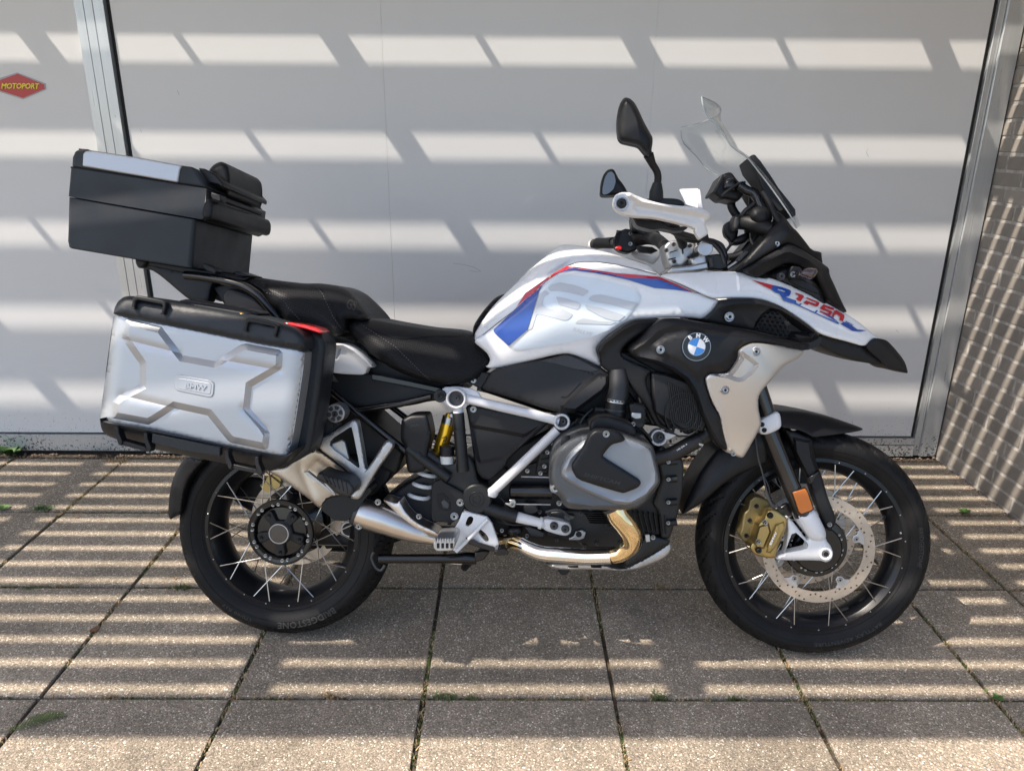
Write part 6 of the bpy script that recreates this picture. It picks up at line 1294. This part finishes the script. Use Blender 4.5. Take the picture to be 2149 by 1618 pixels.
puff('rear_inner_arm',K('3',[(600,380),(660,350),(820,380),(840,470),(900,500),(880,600),(700,640),(560,560),(520,500)]),.11,'deep',R=8,bulge=.01,back=.14,step=8)
rm,_=puff('rear_mudguard',K('3',[(46,650),(50,560),(62,450),(90,350),(140,260),(185,205),(330,235),(270,290),(210,370),(170,470),(158,560),(148,640),(105,650),(70,682),(60,680)]),[(360,1080,-.085),(400,960,-.10)],'black',R=7,bulge=.012,sym=True,step=7)
tube('plate_holder_stay',[(470,960,-.05),(430,1000,-.03),(400,1040,.0)],.009,'black',sm=False)
# passenger footrest hanger
hang,_=puff('passenger_hanger',K('2',[(1478,955),(1500,975),(1560,950),(1700,862),(1722,858),(1742,865),(1765,985),(1792,1165),(1800,1175),(1845,1110),(1920,990),(1945,990),(1972,1010),(1968,1040),(1860,1190),(1770,1345),(1740,1370),(1690,1358),(1742,1290),(1750,1245),(1640,1150),(1485,1035)]),-.225,'casta',R=5,bulge=.008,back=-.205,step=6,it=1,holes=[K('2',[(1568,985),(1690,905),(1706,905),(1755,1150),(1750,1170),(1720,1145),(1560,1030)])],creases=[K('2',[(1490,1000),(1600,1100),(1760,1230)])])
slab('hanger_inner',K('2',[(1575,1010),(1640,985),(1660,1000),(1690,1120),(1680,1140),(1570,1060)]),-.222,-.21,'casta',.003)
pk,_=puff('passenger_peg',K('2',[(1478,1230),(1490,1195),(1510,1192),(1560,1215),(1640,1232),(1690,1248),(1722,1290),(1715,1330),(1690,1352),(1650,1350),(1600,1325),(1550,1270),(1480,1240)]),-.30,'hose',R=7,bulge=.012,back=-.23,step=6)
for k in range(6): slab('peg_rib',K('2',[(1510+k*30,1210+k*9),(1516+k*30,1208+k*9),(1548+k*26,1262+k*13),(1542+k*26,1266+k*13)]),-.3145,-.30,'hose',.001,parent=pk)
slab('peg_bracket',K('2',[(1520,1262),(1545,1262),(1590,1310),(1600,1335),(1570,1325)]),-.29,-.24,'casta',.003,parent=pk)
cylY('bracket_cover',K('2',[(1596,818,-.232)])[0],.0245,-.18,'casta',seg=40,bev=.003); 
for k in range(6):
    a=k*PI/3+.2; c_=K('2',[(1596,818)])[0]; q0=Q(c_[0],c_[1],-.2335)
    P_=[Vector((q0.x+r*math.cos(a+d),q0.y,q0.z+r*math.sin(a+d))) for (r,d) in ((.011,-.33),(.0185,-.38),(.0205,-.2),(.0205,.2),(.0185,.38),(.011,.33))]
    mobj('cover_pocket',shift(P_),[tuple(range(6))],'castg',bike,0)
bolt(*K('2',[(1594,822)])[0][:2],-.236,.0062,'castg')
slab('case_bracket',K('2',[(1460,850),(1530,820),(1600,870),(1640,880),(1570,960),(1530,975),(1480,960),(1440,880)]),-.20,-.18,'castg',.004,rnd=.1); bolt(*K('2',[(1522,846)])[0][:2],-.205,.005,'castg'); bolt(*K('2',[(1588,893)])[0][:2],-.205,.005,'castg')
slab('rear_fairing_core',[(640,840),(700,830),(760,870),(850,950),(830,1000),(760,960),(700,960),(640,900)],-.12,.10,'deep',.01)
bolt(*K('3',[(1938,662)])[0][:2],-.17,.006,'bolt')
bolt(*K('4',[(533,57)])[0][:2],-.155,.0058,'bolt')
slab('seat_lock_shell',K('4',[(495,70),(520,10),(560,0),(640,10),(600,100),(575,110)]),-.15,-.12,'black',.003)
# ================================================================== LUGGAGE
def start_thing(name,org,label,cat):
    e=empty(name,BM@Matrix.Translation(org),label,cat); ORG[0]=Vector(org); PAR[0]=e; return e
tc_=start_thing('top_case',(-.40,0,1.06),'black luggage box with brushed silver lid strip on the rack behind the seat','luggage case')
A=.19
slab('case_body',K('1',[(66,376),(62,560),(58,660),(66,695),(90,708),(500,778),(858,835),(885,520)]),-A,A,'blackbox',.034,seg=6,smooth=60,vb=.012)
slab('case_collar',K('1',[(80,190),(64,372),(925,522),(958,500),(975,340),(955,326)]),-A-.004,A+.004,'blackbox',.036,seg=6,smooth=60,vb=.003)
slab('lid_seam',K('1',[(86,182),(84,194),(955,332),(955,320)]),-A+.002,A-.002,'hole',.001)
slab('case_lid',K('1',[(82,186),(86,120),(100,88),(135,70),(205,76),(500,120),(790,174),(860,182),(905,210),(940,262),(955,320)]),-A,A,'blackbox',.030,seg=6,smooth=60,vb=.016)
slab('lid_strip',K('1',[(158,181),(162,100),(176,84),(205,79),(500,122),(798,176),(785,205),(772,286)]),-A-.0035,A+.0035,'alu',.015,seg=5,smooth=60)
slab('lid_hinge',K('1',[(135,66),(200,72),(200,82),(135,76)]),-A+.03,A-.03,'black',.002)
# strip corners stay black
slab('front_latch_panel',K('1',[(900,190),(940,195),(1010,230),(1065,290),(1060,320),(1030,300),(985,290),(955,300),(925,230)]),-.165,.14,'black',.004)
bp,_=puff('backrest_pad',K('1',[(968,212),(1000,172),(1045,150),(1080,160),(1104,190),(1113,260),(1110,340),(1095,368),(1068,355),(1050,330),(1045,290),(1000,240)]),-.098,'vinyl',R=14,bulge=.018,back=.120,step=5,smooth=45)
slab('backrest_bracket',K('1',[(960,290),(970,270),(1030,280),(1072,300),(1060,330),(1000,320)]),-.13,.12,'black',.004)
slab('latch_bar',K('1',[(950,320),(1010,345),(1040,370),(1030,400),(960,385)]),-.15,.15,'black',.004)
for (p,w0) in (([(985,345),(1045,365),(1050,400),(1040,410),(995,395),(980,370)],-.19),([(985,345),(1045,365),(1050,400),(1040,410),(995,395),(980,370)],.12)):
    lt=slab('latch',K('1',p),w0,w0+.035,'black',.004)
hdl,_=puff('carry_handle',K('1',[(930,470),(945,415),(965,392),(985,398),(1000,430),(1000,480),(988,512),(960,520),(935,508)]),-.203,'vinyl',R=7,bulge=.008,back=.190,step=5)
slab('handle_backing',K('1',[(925,400),(960,400),(975,520),(930,540)]),-.185,.185,'black',.006)
slab('case_foot',K('1',[(490,768),(580,785),(560,818),(545,835),(515,832),(500,800)]),-.14,.14,'black',.006)
# ---- side case
sc_=start_thing('side_case',(-.0,-.35,.62),'large silver aluminium side case with black edges over the rear wheel','luggage case')
O=-.455
_le=np.array(K('2',[(180,182),(92,850)])); _re=np.array(K('2',[(1405,418),(1306,1080)]))
def fw_(P):
    P=np.atleast_2d(P); dl=np.clip(seg_dist(P,_le,False),0,30)/30; dr=np.clip(seg_dist(P,_re,False),0,30)/30
    return O-.004+.022*(1-np.sqrt(1-(1-dl)**2))+.012*(1-np.sqrt(1-(1-dr)**2))
sc_core=slab('case_shell',K('2',[(185,178),(200,120),(230,85),(280,66),(330,72),(520,98),(800,135),(1110,190),(1250,232),(1400,262),(1480,290),(1525,330),(1530,400),(1512,560),(1480,800),(1440,1060),(1350,1130),(1250,1178),(1150,1175),(1000,1150),(400,1050),(200,985),(120,940),(95,870)]),O+.055,-.235,'blackbox',.014,seg=4,wk=.93,smooth=45)
facepts=K('2',[(180,182),(260,200),(700,285),(1100,365),(1405,418),(1396,520),(1372,690),(1340,900),(1306,1080),(1290,1092),(1240,1088),(900,1025),(500,940),(100,868),(92,850),(110,700),(140,450),(165,270)])
X1=[(240,258),(250,215),(275,210),(465,258),(485,262),(625,445),(830,482),(985,380),(1025,368),(1240,408),(1262,430),(1258,520),(1235,545),(1065,645),(1050,780),(1145,890),(1180,945),(1170,1040),(1150,1050),(930,1005),(905,985),(780,830),(570,785),(440,870),(400,890),(170,848),(168,740),(215,700),(345,632),(345,500),(228,335)]
face,fD=puff('aluminium_face',facepts,fw_,'alu',R=5,bulge=.004,back=O+.08,step=7,rnd=.12,it=1,relief=[(K('2',X1),.011,14.)],ridges=[(K('2',[(240,340),(600,430)]),-.003,10),(K('2',[(880,475),(1240,540)]),-.003,10),(K('2',[(230,700),(560,780)]),-.003,10),(K('2',[(1010,785),(1150,925)]),-.003,10)],creases=[K('2',[(240,335),(300,350),(590,425),(640,455)]),K('2',[(300,385),(620,458)]),K('2',[(880,470),(1230,535)]),K('2',[(830,495),(1010,620),(1000,780),(760,810)]),K('2',[(385,500),(375,640),(240,700)]),K('2',[(240,705),(560,775)]),K('2',[(1010,790),(1140,930)])],smooth=18)
# second step of the pressed star: the central field is raised a little more
slab('name_recess',K('2',[(566,655),(566,600),(575,575),(595,568),(800,605),(822,622),(818,690),(805,712),(780,712),(585,672)]),float(fD([K('2',[(690,640)])[0][:2]])[0])-.0022,O-.004,'alu',.0015,rnd=.1,parent=face)
slab('name_plate',K('2',[(585,650),(587,600),(600,590),(795,622),(805,635),(800,690),(785,695),(600,662)]),float(fD([K('2',[(690,640)])[0][:2]])[0])-.0030,O-.004,'alu',.001,rnd=.1,parent=face)
text_on('lettering','BMW','alu',(K('2',[(630,652)])[0][:2],K('2',[(770,672)])[0][:2]),10.5,float(fD([K('2',[(690,640)])[0][:2]])[0])-.0032,.0018,parent=face,bold=.04,thick=.002)
topf,_=puff('top_edge',K('2',[(178,172),(185,140),(205,100),(240,72),(280,64),(330,70),(530,98),(800,138),(1110,195),(1260,240),(1350,270),(1400,310),(1412,350),(1408,416),(1330,408),(1100,368),(700,288),(260,200),(178,182)]),[(240,650,O-.006),(640,720,O-.006),(440,640,O+.004)],'blackbox',R=16,bulge=.018,back=O+.09,step=8,it=1)
cr_,_=puff('corner_edge',K('2',[(1395,300),(1450,290),(1500,300),(1528,340),(1530,420),(1512,560),(1480,800),(1445,1040),(1380,1110),(1290,1150),(1320,1000),(1372,700),(1402,430)]),[(640,720,O+.065),(680,720,O+.14),(650,930,O+.10),(600,980,O+.065)],'blackbox',R=8,bulge=.012,back=-.26,step=8)
bot,_=puff('bottom_edge',K('2',[(88,845),(100,868),(300,900),(500,940),(900,1025),(1240,1090),(1300,1082),(1330,1050),(1300,1120),(1240,1165),(1170,1185),(1100,1178),(900,1140),(400,1040),(200,985),(130,955),(100,920)]),[(215,890,O-.008),(600,960,O-.006),(640,980,O+.02)],'blackbox',R=14,bulge=.016,back=O+.09,step=8,it=1)
def strap_bar(k,pts,w0,nm='edge_bracket'):
    return slab(nm,K(k,pts),w0,w0+.022,'black',.0025,seg=2)
strap_bar('2',[(292,145),(300,80),(318,64),(500,98),(502,125),(482,185),(500,180),(520,125),(530,100),(510,88),(310,58),(296,78),(284,150)],O-.028) if False else None
for off in ((0,0),(718,142)):
    u,v=off; tilt=.03
    b_=slab('edge_bracket',K('2',[(290+u,142+v),(298+u,82+v),(310+u,66+v),(325+u,62+v),(490+u,92+v+(8 if u else 0)),(512+u,104+v+(8 if u else 0)),(510+u,140+v),(500+u,180+v),(480+u,182+v),(482+u,170+v),(492+u,128+v),(484+u,118+v),(330+u,90+v),(318+u,96+v),(312+u,148+v)]),O-.030,O-.012,'black',.0025)
    slab('bracket_foot',K('2',[(288+u,136+v),(314+u,140+v),(312+u,150+v),(288+u,146+v)]),O-.033,O-.006,'black',.001,parent=b_); slab('bracket_foot',K('2',[(478+u,172+v),(502+u,176+v),(500+u,186+v),(478+u,182+v)]),O-.033,O-.006,'black',.001,parent=b_)
slab('lid_handle',K('2',[(575,118),(600,92),(640,85),(700,95),(1000,145),(1100,165),(1110,182),(1040,205),(700,140),(640,125)]),O+.03,O+.10,'black',.008,seg=3)
slab('handle_groove',K('2',[(660,110),(1000,165),(1040,180),(1020,195),(700,138)]),O-.002,O+.06,'black',.004)
slab('lock_flap',K('2',[(980,183),(990,172),(1012,178),(1010,192),(985,192)]),O-.004,O+.02,'yellow',.002)
slab('red_reflector',K('2',[(1265,236),(1300,234),(1400,250),(1480,272),(1512,300),(1495,303),(1400,275),(1290,252)]),O+.02,O+.09,'redpl',.003)
for u,v in ((185,900),(370,940),(890,1052),(1083,1095)):
    slab('edge_rib',K('2',[(u,v+5),(u+6,v),(u+22,v+4),(u+25,v+40),(u+48,v+95),(u+40,v+125),(u+22,v+115),(u+8,v+70),(u-2,v+35)]),O-.030,O-.008,'black',.002)
slab('rib_bridge',K('2',[(215,985),(380,1030),(400,1055),(395,1065),(230,1020)]),O-.026,O+.0,'black',.002); slab('rib_bridge',K('2',[(915,1135),(1095,1175),(1110,1200),(1100,1205),(930,1170)]),O-.026,O+.0,'black',.002)
slab('label_plate',K('2',[(425,945),(860,1035),(858,1090),(650,1060),(420,1005)]),O-.0255,O-.01,'blackbox',.0015)
slab('mount_block',K('2',[(1370,1085),(1400,880),(1440,870),(1470,900),(1478,960),(1460,1040),(1440,1075)]),-.30,-.22,'black',.005,rnd=.08)
for k in range(5): slab('mount_rib',K('2',[(1385+k*16,1070),(1412+k*12,890),(1418+k*12,890),(1391+k*16,1070)]),-.305,-.29,'black',0)
# far side case, same build simplified by what shows over the near one
fc=start_thing('side_case',(-.0,.35,.62),'second silver side case on the far side, only its corner showing above the near one','luggage case')
def mir(src,nm=None):
    me=src.data.copy(); me.transform(Matrix.Diagonal((1,-1,1,1))); me.flip_normals(); o=bpy.data.objects.new(nm or src.name.split('.')[0],me); COL.objects.link(o); o.parent=fc
    for m_ in src.modifiers:
        if m_.type=='BEVEL': b=o.modifiers.new('bevel','BEVEL'); b.width=m_.width; b.segments=m_.segments; b.limit_method='ANGLE'; b.angle_limit=m_.angle_limit
    return o
for s_ in (sc_core,face,topf,cr_,bot): mir(s_)
ORG[0]=Vector((0,0,0)); PAR[0]=bike
